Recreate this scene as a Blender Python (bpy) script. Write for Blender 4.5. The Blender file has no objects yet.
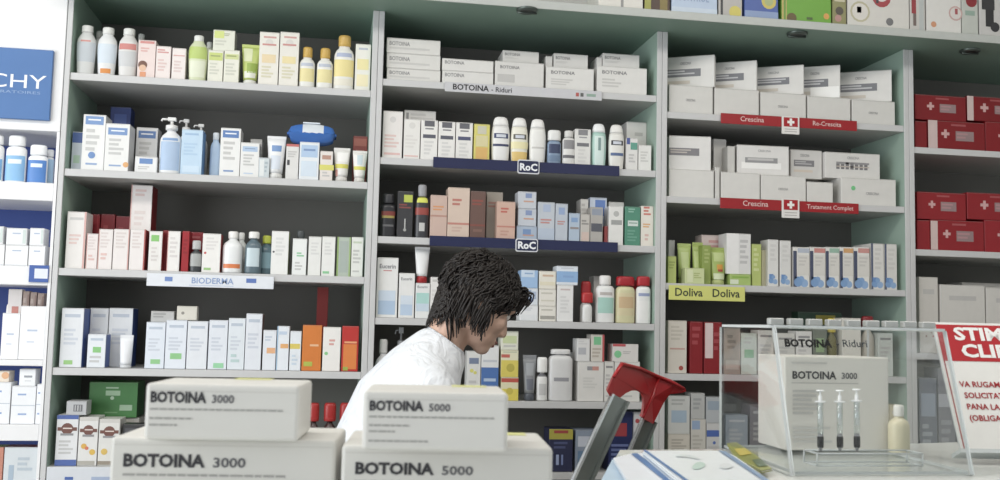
import bpy, bmesh, math, random
from mathutils import Vector, Matrix
random.seed(7)
SC = bpy.context.scene
COL = SC.collection
H, D = 1.45, 3.0                      # eye height; camera distance to the shelf fronts (y = 0)
PITCH, YAW, ROLL, FPX = 0.0848, 0.165, 0.0228, 1000.0
F_ = Vector((math.sin(YAW)*math.cos(PITCH), math.cos(YAW)*math.cos(PITCH), math.sin(PITCH)))
R0 = Vector((math.cos(YAW), -math.sin(YAW), 0)); U0 = R0.cross(F_)
R_ = math.cos(ROLL)*R0 + math.sin(ROLL)*U0
U_ = -math.sin(ROLL)*R0 + math.cos(ROLL)*U0
CAMP = Vector((0, -D, H))
def ray(px, py): return F_ + R_*((px-500)/FPX) - U_*((py-240)/FPX)
def at(px, py, Y=0.0):                # point of the wall-parallel plane y = Y seen at a pixel
    d = ray(px, py); return CAMP + d*((Y+D)/d.y)
def on(px, py, z):                    # point of the horizontal plane at height z
    d = ray(px, py); return CAMP + d*((z-H)/d.z)

# ---------------------------------------------------------------- materials
SATUR = .86
def hexmix(a, b, t):
    return ''.join('%02x' % round(int(a[i:i+2], 16)*(1-t)+int(b[i:i+2], 16)*t) for i in (0, 2, 4))
def lin(c):
    if isinstance(c, str):
        c = tuple(int(c[i:i+2], 16)/255 for i in (0, 2, 4))
    g = .3*c[0]+.6*c[1]+.1*c[2]; c = tuple(max(0, min(1, g+(x-g)*SATUR)) for x in c)
    return tuple((x/12.92 if x <= .04045 else ((x+.055)/1.055)**2.4) for x in c)
MATS = {}
def mat(c, rough=.5, metal=0.0, var=.05, scale=40.0, coat=0.0):
    key = (c, rough, metal, var, scale, coat)
    if key in MATS: return MATS[key]
    m = bpy.data.materials.new('paint_' + str(c)); m.use_nodes = True
    nt = m.node_tree; b = nt.nodes['Principled BSDF']
    l = lin(c)
    tc = nt.nodes.new('ShaderNodeTexCoord'); n = nt.nodes.new('ShaderNodeTexNoise')
    n.inputs['Scale'].default_value = scale; n.inputs['Detail'].default_value = 2
    r = nt.nodes.new('ShaderNodeMapRange')
    r.inputs['To Min'].default_value = 1-var; r.inputs['To Max'].default_value = 1+var
    mx = nt.nodes.new('ShaderNodeMix'); mx.data_type = 'RGBA'; mx.blend_type = 'MULTIPLY'
    mx.inputs[0].default_value = 1; mx.inputs[6].default_value = (*l, 1)
    nt.links.new(tc.outputs['Object'], n.inputs['Vector']); nt.links.new(n.outputs['Fac'], r.inputs['Value'])
    nt.links.new(r.outputs['Result'], mx.inputs[7]); nt.links.new(mx.outputs[2], b.inputs['Base Color'])
    b.inputs['Roughness'].default_value = rough; b.inputs['Metallic'].default_value = metal
    if coat: b.inputs['Coat Weight'].default_value = coat
    MATS[key] = m; return m
def glassy(name, tint=(1, 1, 1), rough=.02, mixf=.12):
    # thin clear plastic: mostly see-through, a glossy share of reflection that grows at grazing angles
    m = bpy.data.materials.new(name); m.use_nodes = True; nt = m.node_tree
    for n in list(nt.nodes):
        if n.type != 'OUTPUT_MATERIAL': nt.nodes.remove(n)
    out = [n for n in nt.nodes if n.type == 'OUTPUT_MATERIAL'][0]
    t = nt.nodes.new('ShaderNodeBsdfTransparent'); t.inputs[0].default_value = (*tint, 1)
    g = nt.nodes.new('ShaderNodeBsdfGlossy'); g.inputs['Color'].default_value = (.9, .94, .94, 1); g.inputs['Roughness'].default_value = rough
    fr = nt.nodes.new('ShaderNodeLayerWeight'); fr.inputs['Blend'].default_value = .12
    mr = nt.nodes.new('ShaderNodeMapRange'); mr.inputs['To Min'].default_value = mixf; mr.inputs['To Max'].default_value = .4
    nt.links.new(fr.outputs['Facing'], mr.inputs['Value'])
    mx = nt.nodes.new('ShaderNodeMixShader')
    nt.links.new(mr.outputs['Result'], mx.inputs[0]); nt.links.new(t.outputs[0], mx.inputs[1]); nt.links.new(g.outputs[0], mx.inputs[2])
    nt.links.new(mx.outputs[0], out.inputs[0]); return m

# ---------------------------------------------------------------- mesh collecting
class MB:
    def __init__(s): s.v = []; s.f = []; s.m = []; s.mats = []; s.sm = []
    def mi(s, m):
        if m not in s.mats: s.mats.append(m)
        return s.mats.index(m)
    def add(s, vs, fs, m, smooth=False, M=None):
        b = len(s.v); k = s.mi(m)
        s.v += [tuple(M @ Vector(v)) if M is not None else tuple(v) for v in vs]
        for f in fs: s.f.append(tuple(i+b for i in f)); s.m.append(k); s.sm.append(smooth)
        return s
    def box(s, x0, y0, z0, x1, y1, z1, m, bev=0.0, M=None):
        if bev:
            bm = bmesh.new(); bmesh.ops.create_cube(bm, size=1)
            for v in bm.verts: v.co = Vector((x0+(v.co.x+.5)*(x1-x0), y0+(v.co.y+.5)*(y1-y0), z0+(v.co.z+.5)*(z1-z0)))
            bmesh.ops.bevel(bm, geom=bm.edges[:], offset=bev, segments=2 if bev > .0015 else 1, affect='EDGES', profile=.5)
            bm.verts.ensure_lookup_table()
            vs = [v.co.copy() for v in bm.verts]; fs = [[v.index for v in f.verts] for f in bm.faces]; bm.free()
            return s.add(vs, fs, m, False, M)
        vs = [(x0,y0,z0),(x1,y0,z0),(x1,y1,z0),(x0,y1,z0),(x0,y0,z1),(x1,y0,z1),(x1,y1,z1),(x0,y1,z1)]
        return s.add(vs, [(0,3,2,1),(4,5,6,7),(0,1,5,4),(1,2,6,5),(2,3,7,6),(3,0,4,7)], m, False, M)
    def prism(s, pts, y0, y1, m, M=None):   # outline in x,z extruded along y
        n = len(pts); vs = [(x, y0, z) for x, z in pts] + [(x, y1, z) for x, z in pts]
        fs = [tuple(range(n)), tuple(range(2*n-1, n-1, -1))] + [(i, i+n, (i+1) % n+n, (i+1) % n) for i in range(n)]
        return s.add(vs, fs, m, False, M)
    def lathe(s, prof, m, sx=1.0, sy=1.0, n=20, p=2.0, M=None, a0=0, a1=None, cap=True):
        # prof: (radius, z); cross-section a superellipse of power p scaled sx, sy; a0..a1 an arc only
        vs, fs = [], []
        full = a1 is None
        k = n if full else n+1
        for r, z in prof:
            for i in range(k):
                a = (2*math.pi*i/n) if full else a0+(a1-a0)*i/n
                c, q = math.cos(a), math.sin(a)
                vs.append((sx*r*math.copysign(abs(c)**(2/p), c), sy*r*math.copysign(abs(q)**(2/p), q), z))
        for j in range(len(prof)-1):
            for i in range(n):
                i2 = (i+1) % k if full else i+1
                fs.append((j*k+i, j*k+i2, (j+1)*k+i2, (j+1)*k+i))
        if full and cap:
            fs.append(tuple(range(k-1, -1, -1))); fs.append(tuple((len(prof)-1)*k+i for i in range(k)))
        return s.add(vs, fs, m, True, M)
    def tube(s, pts, r, m, n=10, M=None):
        pts = [Vector(p) for p in pts]; rs = r if isinstance(r, (list, tuple)) else [r]*len(pts)
        vs, fs = [], []; ref = Vector((0, 0, 1))
        t0 = (pts[1]-pts[0]).normalized()
        if abs(t0.dot(ref)) > .9: ref = Vector((1, 0, 0))
        for i, p in enumerate(pts):
            t = (pts[min(i+1, len(pts)-1)]-pts[max(i-1, 0)]).normalized()
            a = t.cross(ref).normalized(); b = t.cross(a)
            for k in range(n):
                w = 2*math.pi*k/n; vs.append(p+(a*math.cos(w)+b*math.sin(w))*rs[i])
        for i in range(len(pts)-1):
            for k in range(n): fs.append((i*n+k, i*n+(k+1) % n, (i+1)*n+(k+1) % n, (i+1)*n+k))
        fs.append(tuple(range(n-1, -1, -1))); fs.append(tuple((len(pts)-1)*n+k for k in range(n)))
        return s.add(vs, fs, m, True, M)
    def text(s, string, x, z, h, y, m, bold=0.0, width=None, M=None, align='l'):
        vs, fs, w = glyphs(string, bold)
        sxx = h if width is None else width/w
        if h == 1: h = sxx
        x0 = x - (w*sxx/2 if align == 'c' else 0)
        return s.add([(x0+a*sxx, y, z+b*h) for a, b in vs], fs, m, False, M)
    def build(s, name, parent=None, loc=None, rot=None):
        me = bpy.data.meshes.new(name); me.from_pydata(s.v, [], s.f)
        for m in s.mats: me.materials.append(m)
        for p, k, q in zip(me.polygons, s.m, s.sm): p.material_index = k; p.use_smooth = q
        me.update(); o = bpy.data.objects.new(name, me); COL.objects.link(o)
        if loc is not None: o.location = loc
        if rot is not None: o.rotation_euler = rot
        if parent is not None: o.parent = parent
        return o
GL = {}
def glyphs(string, bold=0.0):         # flat letter outlines, cap height 1
    if (string, bold) in GL: return GL[(string, bold)]
    cu = bpy.data.curves.new('letters', 'FONT'); cu.body = string; cu.size = 1/.729; cu.offset = bold; cu.resolution_u = 2; cu.fill_mode = 'FRONT'
    o = bpy.data.objects.new('letters', cu); COL.objects.link(o)
    bpy.context.view_layer.update()
    dg = bpy.context.evaluated_depsgraph_get(); me = o.evaluated_get(dg).to_mesh()
    vs = [(v.co.x, v.co.y) for v in me.vertices]; fs = [tuple(p.vertices) for p in me.polygons]
    o.evaluated_get(dg).to_mesh_clear(); bpy.data.objects.remove(o); bpy.data.curves.remove(cu)
    x0 = min(v[0] for v in vs); w = max(v[0] for v in vs)-x0
    GL[(string, bold)] = ([(a-x0, b) for a, b in vs], fs, w); return GL[(string, bold)]
def tag(o, label, cat, group=None, kind=None):
    if label: o['label'] = label
    if cat: o['category'] = cat
    if group: o['group'] = group
    if kind: o['kind'] = kind
    return o
def empty(name, loc, rz=0.0):
    o = bpy.data.objects.new(name, None); COL.objects.link(o); o.location = loc; o.rotation_euler = (0, 0, rz); o.empty_display_size = .05
    return o
def struct(o): o['kind'] = 'structure'; return o
def mesh_of(o):                       # evaluated mesh data of an object with modifiers
    bpy.context.view_layer.update(); dg = bpy.context.evaluated_depsgraph_get()
    return bpy.data.meshes.new_from_object(o.evaluated_get(dg))

# ---------------------------------------------------------------- colours
WHT = 'e6e4de'; IVO = 'e9e6da'; GRY = 'a9a8a4'; INK = '3a3a3e'; FNT = 'b9b8b6'; DGR = '6d6d70'
NAVY = '1f2a63'; BLUE = '3c69b5'; LBL = '9cc4e6'; RED = 'b01e24'; DRED = '8e1520'; PNK = 'e3b9b2'
YEL = 'd9cc55'; ORG = 'e08a3c'; GRN = '5aa552'; LGR = 'c3cf8e'; TEAL = '8fc9bd'; BRN = '7d5340'; TAN = 'c9aa97'
# ---------------------------------------------------------------- goods on the shelves
CUR = {}
BAYX = {}
def shelf(z, phrase, bay=None, group=None): CUR.update(xr=BAYX.get(bay), z=z+.0007, phrase=phrase, group=group)
def prints(mb, pr, w, h, yf, basec='e0e0dc'):
    # pr: list of marks on the front face, fractions of its width and height
    for k, p in enumerate(pr):
        e = yf-.0004-.0001*(k % 5)
        t = p[0]
        p = tuple(hexmix(q, basec, (.3 if t in 'tT' else .1)) if isinstance(q, str) and len(q) == 6 and re.fullmatch('[0-9a-f]{6}', q) else q for q in p)
        if t == 'b':
            _, u0, v0, u1, v1, c = p
            mb.add([(-w/2+u0*w, e, v0*h), (-w/2+u1*w, e, v0*h), (-w/2+u1*w, e, v1*h), (-w/2+u0*w, e, v1*h)], [(0, 1, 2, 3)], mat(c, .45))
        elif t == 't':
            _, u0, v0, u1, v1, c, n = p
            lh = (v1-v0)/n
            for i in range(n):
                top = v1-i*lh; bot = top-lh*.55
                ue = u0+(u1-u0)*(.55+.45*(((i*37+int(w*1e4)) % 10)/10)) if n > 1 else u1
                mb.add([(-w/2+u0*w, e, bot*h), (-w/2+ue*w, e, bot*h), (-w/2+ue*w, e, top*h), (-w/2+u0*w, e, top*h)], [(0, 1, 2, 3)], mat(c, .5))
        elif t == 'o':
            _, u, v, r, c = p
            rr = r*w; q = 14
            mb.add([(-w/2+u*w+rr*math.cos(6.2832*i/q), e, v*h+rr*math.sin(6.2832*i/q)) for i in range(q)], [tuple(range(q))], mat(c, .45))
        elif t == 'T':
            _, u, v, wd, hh, s_, c = p
            mb.text(s_, -w/2+u*w, v*h, hh*h, e-.0002, mat(c, .5), .02, wd*w)
        elif t == 'x':                # white cross
            _, u, v, r, c = p
            rr = r*w; a = rr*.34; X, Z = -w/2+u*w, v*h
            mb.add([(X-rr, e, Z-a), (X+rr, e, Z-a), (X+rr, e, Z+a), (X-rr, e, Z+a)], [(0, 1, 2, 3)], mat(c, .5))
            mb.add([(X-a, e-.0001, Z-rr), (X+a, e-.0001, Z-rr), (X+a, e-.0001, Z+rr), (X-a, e-.0001, Z+rr)], [(0, 1, 2, 3)], mat(c, .5))
def span(x0, x1, yt, Y, base):
    ym = yt
    a, b = at(x0, ym+10, Y), at(x1, ym+10, Y)
    zt = at((x0+x1)/2, yt, Y).z
    xa, xb = a.x+.0006, b.x-.0006
    if CUR.get('xr'): xa = max(xa, CUR['xr'][0]+.001); xb = min(xb, CUR['xr'][1]-.001)
    return xa, xb, zt
import re
def finish(o, look, cat, group, full=False):
    tag(o, look if full else look + ' ' + CUR['phrase'], cat, group or CUR['group']); return o
def C(x0, x1, yt, col, look, pr=(), Y=.02, d=.06, base=None, yaw=0.0, side=None, top=None, name='carton', group=None, cat='box', rough=.42, sl=False, keep=None):
    base = CUR['z'] if base is None else (base if isinstance(base, float) else base['ztop'])
    xa, xb, zt = span(x0, x1, yt, Y, base)
    w, h = xb-xa, zt-base-.0003
    if h < .012: print('LOW', look, round(h, 4))
    h = max(h, .012)
    if yaw: w = w/max(.6, math.cos(yaw))*.97
    mb = MB(); m = mat(col, rough)
    mb.box(-w/2, 0, 0, w/2, d, h, m, .0009)
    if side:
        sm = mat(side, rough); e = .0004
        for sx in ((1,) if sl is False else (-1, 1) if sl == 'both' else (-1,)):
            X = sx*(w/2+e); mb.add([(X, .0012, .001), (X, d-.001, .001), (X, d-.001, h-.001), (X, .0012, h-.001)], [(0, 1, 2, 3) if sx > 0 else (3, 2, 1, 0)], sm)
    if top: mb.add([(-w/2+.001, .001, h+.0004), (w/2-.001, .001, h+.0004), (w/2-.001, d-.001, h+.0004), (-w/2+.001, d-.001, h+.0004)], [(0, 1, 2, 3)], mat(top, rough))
    # tuck flap seam along the top edge
    fl = mat('8f8d88', .7)
    mb.add([(-w/2+.002, -.0003, h-.0022), (w/2-.002, -.0003, h-.0022), (w/2-.002, -.0003, h-.0017), (-w/2+.002, -.0003, h-.0017)], [(0, 1, 2, 3)], fl)
    prints(mb, pr, w, h, 0.0, col)
    o = mb.build(name, None, ((xa+xb)/2, Y, base), (0, 0, yaw))
    o['ztop'] = base+h+.0005
    finish(o, look, cat, group); return o
PROF = {  # body outlines, radius and height as fractions
 'round': [(.80, 0), (.97, .015), (1, .04), (1, .70), (.97, .78), (.82, .86), (.55, .92), (.42, .95), (.42, 1)],
 'oval':  [(.74, 0), (.84, .012), (.88, .05), (.95, .3), (1, .62), (.985, .8), (.93, .92), (.86, 1)],
 'slim':  [(.74, 0), (.82, .015), (.86, .05), (1, .62), (1, .74), (.93, .84), (.7, .93), (.56, .965), (.55, 1)],
 'shamp': [(.84, 0), (.97, .015), (1, .05), (1, .74), (.96, .82), (.8, .9), (.6, .94), (.55, .96), (.55, 1)],
 'rect':  [(.92, 0), (.99, .012), (1, .03), (1, .84), (.97, .9), (.8, .96), (.5, .98), (.4, .985), (.4, 1)],
}
def B(x0, x1, yt, col, look, cap='e2e0da', capf=.18, capw=.6, shape='shamp', label=None, Y=.02, pump=False, pr=(), group=None, base=None, flat=.62, p=2.4, rough=.3, name=None, neck=None, capn='cap'):
    # a bottle: body with its label (one mesh) and a cap or pump as a child
    base = CUR['z'] if base is None else (base if isinstance(base, float) else base['ztop'])
    xa, xb, zt = span(x0, x1, yt, Y, base)
    r = (xb-xa)/2; h = zt-base-.0003; hb = h*(1-capf)
    mb = MB(); m = mat(col, rough)
    prof = PROF[shape]
    mb.lathe([(a*r, b*hb) for a, b in prof], m, 1, flat, 24, p)
    labels = []
    if label:                         # (v0, v1, colour[, colour of text])
        for lv in label:
            v0, v1, c = lv[:3]
            def rad(v):
                for (a0, b0), (a1, b1) in zip(prof, prof[1:]):
                    if b0 <= v <= b1: return (a0+(a1-a0)*(v-b0)/max(1e-6, b1-b0))*r
                return r
            wd = lv[3] if len(lv) > 3 else .8
            vs = [v0+(v1-v0)*i/5 for i in range(6)]
            a = math.pi*.5*wd; off = .0004+.0004*label.index(lv)
            lm = MB(); labels.append(lm); lm.lathe([(rad(v)+off, v*hb) for v in vs], mat(c, .4), 1, flat, 12, p, None, -math.pi/2-a, -math.pi/2+a)
    o = empty(name or ('pump_bottle' if pump else 'bottle'), ((xa+xb)/2, Y+r*flat, base))
    bo = mb.build('body', o)
    for lm in labels: lm.build('label', bo)
    cb = MB(); cm = mat(cap, .35)
    rc = r*capw; ch = h-hb
    if shape == 'oval':
        cb.lathe([(r*.86, 0), (r*.83, ch*.25), (r*.76, ch*.6), (r*.64, ch*.86), (r*.42, ch*.97), (r*.2, ch)], cm, 1, flat, 24, p); cb.build(capn, o, (0, 0, hb+.0004))
    elif pump:
        cb.lathe([(rc*.8, 0), (rc*.8, ch*.35), (rc*.5, ch*.4), (rc*.22, ch*.42), (rc*.22, ch*.75)], cm, 1, 1, 14)
        cb.box(-rc*.55, -rc*.35, ch*.72, rc*.55, rc*.35, ch, cm, .0012)
        cb.tube([(-rc*.4, 0, ch*.86), (-rc*1.25, -rc*.1, ch*.84), (-rc*1.35, -rc*.1, ch*.68)], rc*.16, cm, 8)
        cb.build('pump', o, (0, 0, hb-.0005))
    else:
        cb.lathe([(rc*.96, 0), (rc, ch*.06), (rc, ch*.8), (rc*.93, ch*.93), (rc*.75, ch)], cm, 1, max(flat, .8) if capw < .75 else flat, 20, 2.0 if capw < .75 else p)
        cb.lathe([(rc*1.015, ch*.1), (rc*1.015, ch*.16)], cm, 1, max(flat, .8) if capw < .75 else flat, 20, 2.0 if capw < .75 else p)
        cb.build(capn, o, (0, 0, hb-.0005))
    o['ztop'] = zt
    finish(o, look, 'bottle', group); return o
def T(x0, x1, yt, col, look, cap='e2e0da', capf=.2, Y=.02, taper=.72, stripe=None, base=None, pr=(), group=None):
    # a squeeze tube standing on its cap: wide flat crimp on top
    base = CUR['z'] if base is None else (base if isinstance(base, float) else base['ztop'])
    xa, xb, zt = span(x0, x1, yt, Y, base)
    r = (xb-xa)/2; h = zt-base-.0003; hc = h*capf; n = 20; rows = 9
    mb = MB(); vs, fs, m = [], [], mat(col, .35)
    for j in range(rows):
        t = j/(rows-1); rx = r*(taper+(1-taper)*t); ry = r*taper*(1-t)**.6*.9+.0012
        for i in range(n):
            a = 2*math.pi*i/n; vs.append((rx*math.cos(a), ry*math.sin(a), hc+(h-hc)*t*.93))
    for j in range(rows-1):
        for i in range(n): fs.append((j*n+i, j*n+(i+1) % n, (j+1)*n+(i+1) % n, (j+1)*n+i))
    fs.append(tuple(range(n-1, -1, -1))); fs.append(tuple((rows-1)*n+i for i in range(n)))
    mb.add(vs, fs, m, True)
    mb.box(-r, -.0015, hc+(h-hc)*.92, r, .0015, h, m, .0005)
    for st in (stripe or ()):         # (v0, v1, colour, u0, u1) marks following the front of the tube
        v0, v1, c, u0, u1 = st; q = []; k = 8; rr = 4
        for j in range(rr+1):
            t = v0+(v1-v0)*j/rr
            rx = r*(taper+(1-taper)*t); ry = r*taper*(1-t)**.6*.9+.0012
            for i in range(k+1):
                u = (u0+(u1-u0)*i/k)*2-1; u = max(-.96, min(.96, u))
                q.append((rx*u, -ry*math.sqrt(max(0, 1-u*u))-.0006, hc+(h-hc)*t*.93))
        mb.add(q, [(j*(k+1)+i, j*(k+1)+i+1, (j+1)*(k+1)+i+1, (j+1)*(k+1)+i) for j in range(rr) for i in range(k)], mat(c, .4), True)
    o = empty('tube', ((xa+xb)/2, Y+r*taper, base)); mb.build('body', o)
    cb = MB(); cb.lathe([(r*taper*.97, 0), (r*taper*.9, hc*.9), (r*taper*.8, hc)], mat(cap, .35), 1, 1, 20)
    for i in range(20): a = 6.2832*i/20; cb.box(-.0004, -.0004, hc*.1, .0004, .0004, hc*.8, mat(cap, .35), 0, Matrix.Translation((r*taper*.95*math.cos(a), r*taper*.95*math.sin(a), 0)))
    cb.build('cap', o, (0, 0, 0))
    o['ztop'] = zt; finish(o, look, 'tube', group); return o
# common print layouts
def std(c=DGR, f=FNT, n=4): return [('t', .14, .8, .86, .89, c, 1), ('t', .14, .3, .86, .68, f, n), ('t', .14, .08, .7, .16, f, 1)]
def lab(c, f=FNT, v=.72, tc='e9eef6'): return [('b', .1, v, .9, v+.15, c), ('t', .22, v+.05, .78, v+.1, tc, 1), ('t', .16, .3, .84, v-.08, f, 4), ('t', .2, .07, .7, .13, c, 1)]
# ---------------------------------------------------------------- shelf heights (top faces)
ZL = [H+.698, H+.418, H+.133, H-.148, at(80, 467).z]
ZM = [H+.737, H+.496, H+.257, H+.014, at(577, 402).z, at(567, 473).z]
ZR = [H+.688, H+.4175, H+.143, at(690, 374).z, at(680, 460).z]
ZF = [H+.619, H+.279, H-.06, H-.39]
SH_T = .02
XA, XB, XC, XD = -.783, .111, 1.011, 1.8645
BAYX.update(L=(XA+.015, XB-.0175), M=(XB+.017, XC-.017), R=(XC+.0175, XD-.0175), F=(XD+.0175, 2.68), W=(-1.57, XA-.0105))

# ======================= bay by the blue sign =======================
shelf(ZL[0], 'on top shelf by blue sign', 'L')
flower = [('o', .3, .16, .1, ORG), ('o', .5, .13, .12, 'd9702c'), ('o', .42, .2, .09, YEL)]
B(76, 96, 24, 'd3d4d2', 'silver-white slim bottle standing first beside the post', 'dcdcd8', .14, .6, shape='slim', label=[(.3, .75, 'bfc6cc'), (.76, .8, 'd48b85', .3)])
B(97, 117, 26, 'dfe0e0', 'silver-white slim bottle with orange blossom mark at its foot', 'dcdcd8', .14, .6, shape='slim', label=[(.3, .75, 'cdd8e2'), (.06, .17, ORG, .35)])
B(118, 138, 27, 'd9d7d4', 'silver-white slim bottle with red title near its shoulder', 'dcdcd8', .14, .6, shape='slim', label=[(.25, .6, 'c9cacb'), (.64, .78, 'cf7f78', .6)])
B(93, 104, 30, 'c4c6c5', 'grey-white bottle half hidden behind first two slim bottles', 'cfcfcb', .14, .6, Y=.11)
B(135, 146, 33, 'c4c6c5', 'grey-white bottle half hidden behind pink baby-picture carton', 'cfcfcb', .14, .6, Y=.11)
C(138, 156, 40, 'e6d3ce', 'pink-white carton with brown-haired baby picture', [('t', .1, .86, .9, .97, 'cf6a66', 1), ('t', .15, .66, .85, .8, 'd79a94', 2), ('o', .3, .34, .26, '6b4334'), ('o', .3, .26, .2, 'e0b493'), ('b', .16, .02, .5, .16, 'e08f62')])
C(156, 171, 46, 'e8dcd8', 'smaller pink-white carton beside the baby-picture one', [('t', .08, .76, .92, .9, 'd0736f', 2), ('t', .15, .2, .8, .6, 'd8b5b0', 4)])
C(172, 186, 48, 'e9dfdb', 'small pink-white carton before the green-white bottle', [('t', .08, .72, .92, .78, 'd58d88', 1), ('t', .15, .2, .8, .6, 'd8c0bc', 4)])
B(188, 208, 34, 'd5dcb4', 'pale green bottle with white cap and leafy label', 'e4e4df', .13, .5, shape='slim', label=[(.55, .85, 'b7cc6a', .7), (.1, .5, 'dfe3c9', .6)])
B(203, 215, 41, 'd9ddc2', 'pale bottle whose white cap peeks over low green-topped cartons', 'e4e4df', .13, .5, Y=.11)
gc = [('b', .05, .68, .95, .92, 'c2d069'), ('t', .15, .76, .8, .84, '7d8d3a', 1), ('t', .12, .2, .85, .6, 'c7c8b8', 4)]
q1 = C(208, 223.5, 50, 'e3e2d3', 'small lime-banded cream carton under lime-topped one', gc, d=.07)
C(224, 239.5, 50, 'e3e2d3', 'small lime-banded cream carton next to green tube', [('b', .05, .72, .95, .88, 'ccd48c')]+gc[1:], d=.07)
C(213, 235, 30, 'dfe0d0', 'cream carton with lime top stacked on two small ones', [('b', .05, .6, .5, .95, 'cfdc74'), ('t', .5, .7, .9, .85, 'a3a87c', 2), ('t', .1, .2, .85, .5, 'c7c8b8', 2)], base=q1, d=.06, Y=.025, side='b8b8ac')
T(241, 260, 43, 'bccb6c', 'lime green squeeze tube with white cap', 'e6e6e0', .12, stripe=[(.55, .95, 'd7dcae', .1, .6), (.2, .5, '8fa93c', .3, .95), (.05, .25, 'e0e2d2', .1, .9)])
tc_ = [('t', .2, .86, .85, .92, 'c9807a', 1), ('o', .5, .8, .2, 'd8d3cc'), ('t', .15, .72, .85, .78, 'c66a66', 1), ('b', .15, .42, .85, .58, 'e7cfa0'), ('t', .15, .12, .85, .36, 'cfc9a2', 4)]
C(259.5, 279.5, 32, 'e6e2d8', 'tall white carton with orange patch beside green tube', tc_)
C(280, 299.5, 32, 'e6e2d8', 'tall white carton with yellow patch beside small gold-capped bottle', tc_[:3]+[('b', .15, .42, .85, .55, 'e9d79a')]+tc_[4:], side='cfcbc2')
gl = [(.2, .62, 'e6d99a', .7), (.7, .8, 'b9c0cf', .5)]
B(299.5, 315.5, 46, 'e7e6e0', 'small gold-capped white bottle beside tall cartons', 'cfa54a', .25, .62, label=gl)
B(317, 333.5, 47, 'e7e6e0', 'small gold-capped white bottle beside the big one', 'cfa54a', .25, .62, label=gl)
B(334.5, 355, 34, 'e7e6e0', 'big white bottle with gold cap', 'd1a850', .2, .62, label=[(.3, .68, 'ead98f', .8), (.74, .83, 'aab4d0', .5), (.1, .25, 'e5e0cf', .7)])
C(355.5, 371, 44, 'e9e7dd', 'white carton with yellow print past the gold caps', [('t', .2, .84, .8, .92, 'a9b0c8', 1), ('b', .12, .45, .88, .68, 'ecdf9a'), ('b', .12, .1, .88, .35, 'eee3b4')])

shelf(ZL[1], 'on second shelf by blue sign', 'L')
C(72, 83, 131.7, 'c3ccd6', 'narrow grey carton with blue top tucked by the post', [('b', .02, .72, .98, .98, '3d5aa0'), ('b', .2, .2, .8, .4, 'a5c3a8')], Y=.05)
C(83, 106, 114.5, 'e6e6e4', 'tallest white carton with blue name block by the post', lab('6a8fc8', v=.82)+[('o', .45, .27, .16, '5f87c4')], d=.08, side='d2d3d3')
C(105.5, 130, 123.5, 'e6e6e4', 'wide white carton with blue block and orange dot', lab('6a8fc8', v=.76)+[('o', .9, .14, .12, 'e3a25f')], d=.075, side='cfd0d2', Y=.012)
C(110, 131, 107, '2b3f86', 'dark blue pack behind the two tall white cartons', [('b', .2, .7, .8, .9, '4a64b0')], Y=.16)
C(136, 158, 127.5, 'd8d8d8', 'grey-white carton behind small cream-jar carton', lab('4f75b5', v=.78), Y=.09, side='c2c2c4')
C(134.5, 157, 156.5, 'e6e6e6', 'small low cream-jar carton with blue block', [('b', .2, .55, .8, .88, '5b84c4'), ('t', .15, .15, .85, .4, FNT, 2)], d=.06)
B(159.5, 182, 116, 'e6e7e8', 'white pump bottle with long pale blue label', 'e8e8e6', .22, .7, 'round', label=[(.08, .72, 'a9c1df', .6), (.74, .8, '7fa3d2', .45)], pump=True, flat=.7)
B(178, 193, 118, 'dcdddc', 'white pump bottle standing behind blue carton', 'e0e0de', .22, .7, 'round', pump=True, Y=.12, flat=.7)
B(192.5, 208, 123, 'dcdddc', 'white pump bottle last in the row of three pumps', 'e0e0de', .2, .7, 'round', pump=True, Y=.12, flat=.7)
C(181.5, 203, 129.5, 'bcd6ec', 'sky blue carton in front of pumps', [('t', .15, .84, .8, .92, '8fb2d8', 1), ('t', .12, .4, .85, .7, 'a6c6e4', 4), ('b', .1, .05, .9, .2, 'c9deef')], side='6f9fd6', d=.07)
B(210, 221, 132, 'b4cce6', 'slim pale blue bottle half behind tall white carton', 'dfe6ec', .16, .6, Y=.06)
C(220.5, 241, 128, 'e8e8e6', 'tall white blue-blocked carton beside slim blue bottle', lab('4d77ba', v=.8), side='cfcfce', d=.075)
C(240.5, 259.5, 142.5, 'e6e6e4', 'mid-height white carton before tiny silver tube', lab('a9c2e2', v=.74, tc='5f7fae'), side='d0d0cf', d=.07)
C(258.5, 269.5, 157.5, 'c9d2d6', 'tiny silver-white carton, lowest thing in its row', [('b', .1, .1, .5, .9, 'e3e6e6'), ('t', .55, .2, .9, .8, '9fb0b8', 3)])
C(250, 262, 139, 'd0d0ce', 'grey-white carton hidden behind tiny silver one', std(), Y=.12)
T(266.5, 286, 135, 'e6e7e8', 'white squeeze tube with wide crimped end and blue block', 'e1e1de', .14, stripe=[(.62, .8, '6d93c8', .25, .8), (.1, .5, 'd3dbe6', .2, .8)])
w1 = C(286, 299, 144, 'dcdbd8', 'grey-white carton with red top edge under blue wipes', [('b', .0, .93, 1, 1, 'c9605c'), ('b', .1, .4, .3, .55, INK), ('t', .15, .6, .9, .8, FNT, 3)], d=.07)
w2 = C(299.5, 319.5, 142, 'e3e8ec', 'white and pale blue carton under blue wipes', [('b', .08, .6, .92, .92, 'a9c6e6'), ('t', .2, .72, .8, .82, '4f76b6', 1), ('b', .1, .1, .9, .5, 'cfdeec')], d=.07)
C(320, 333, 151, 'e4dcd6', 'small carton with rust print and yellow price flag', [('b', .15, .72, .85, .86, 'b88874'), ('b', -.05, .36, 1.1, .54, 'd8d35a'), ('t', .2, .1, .8, .3, FNT, 2)], d=.05)
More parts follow.
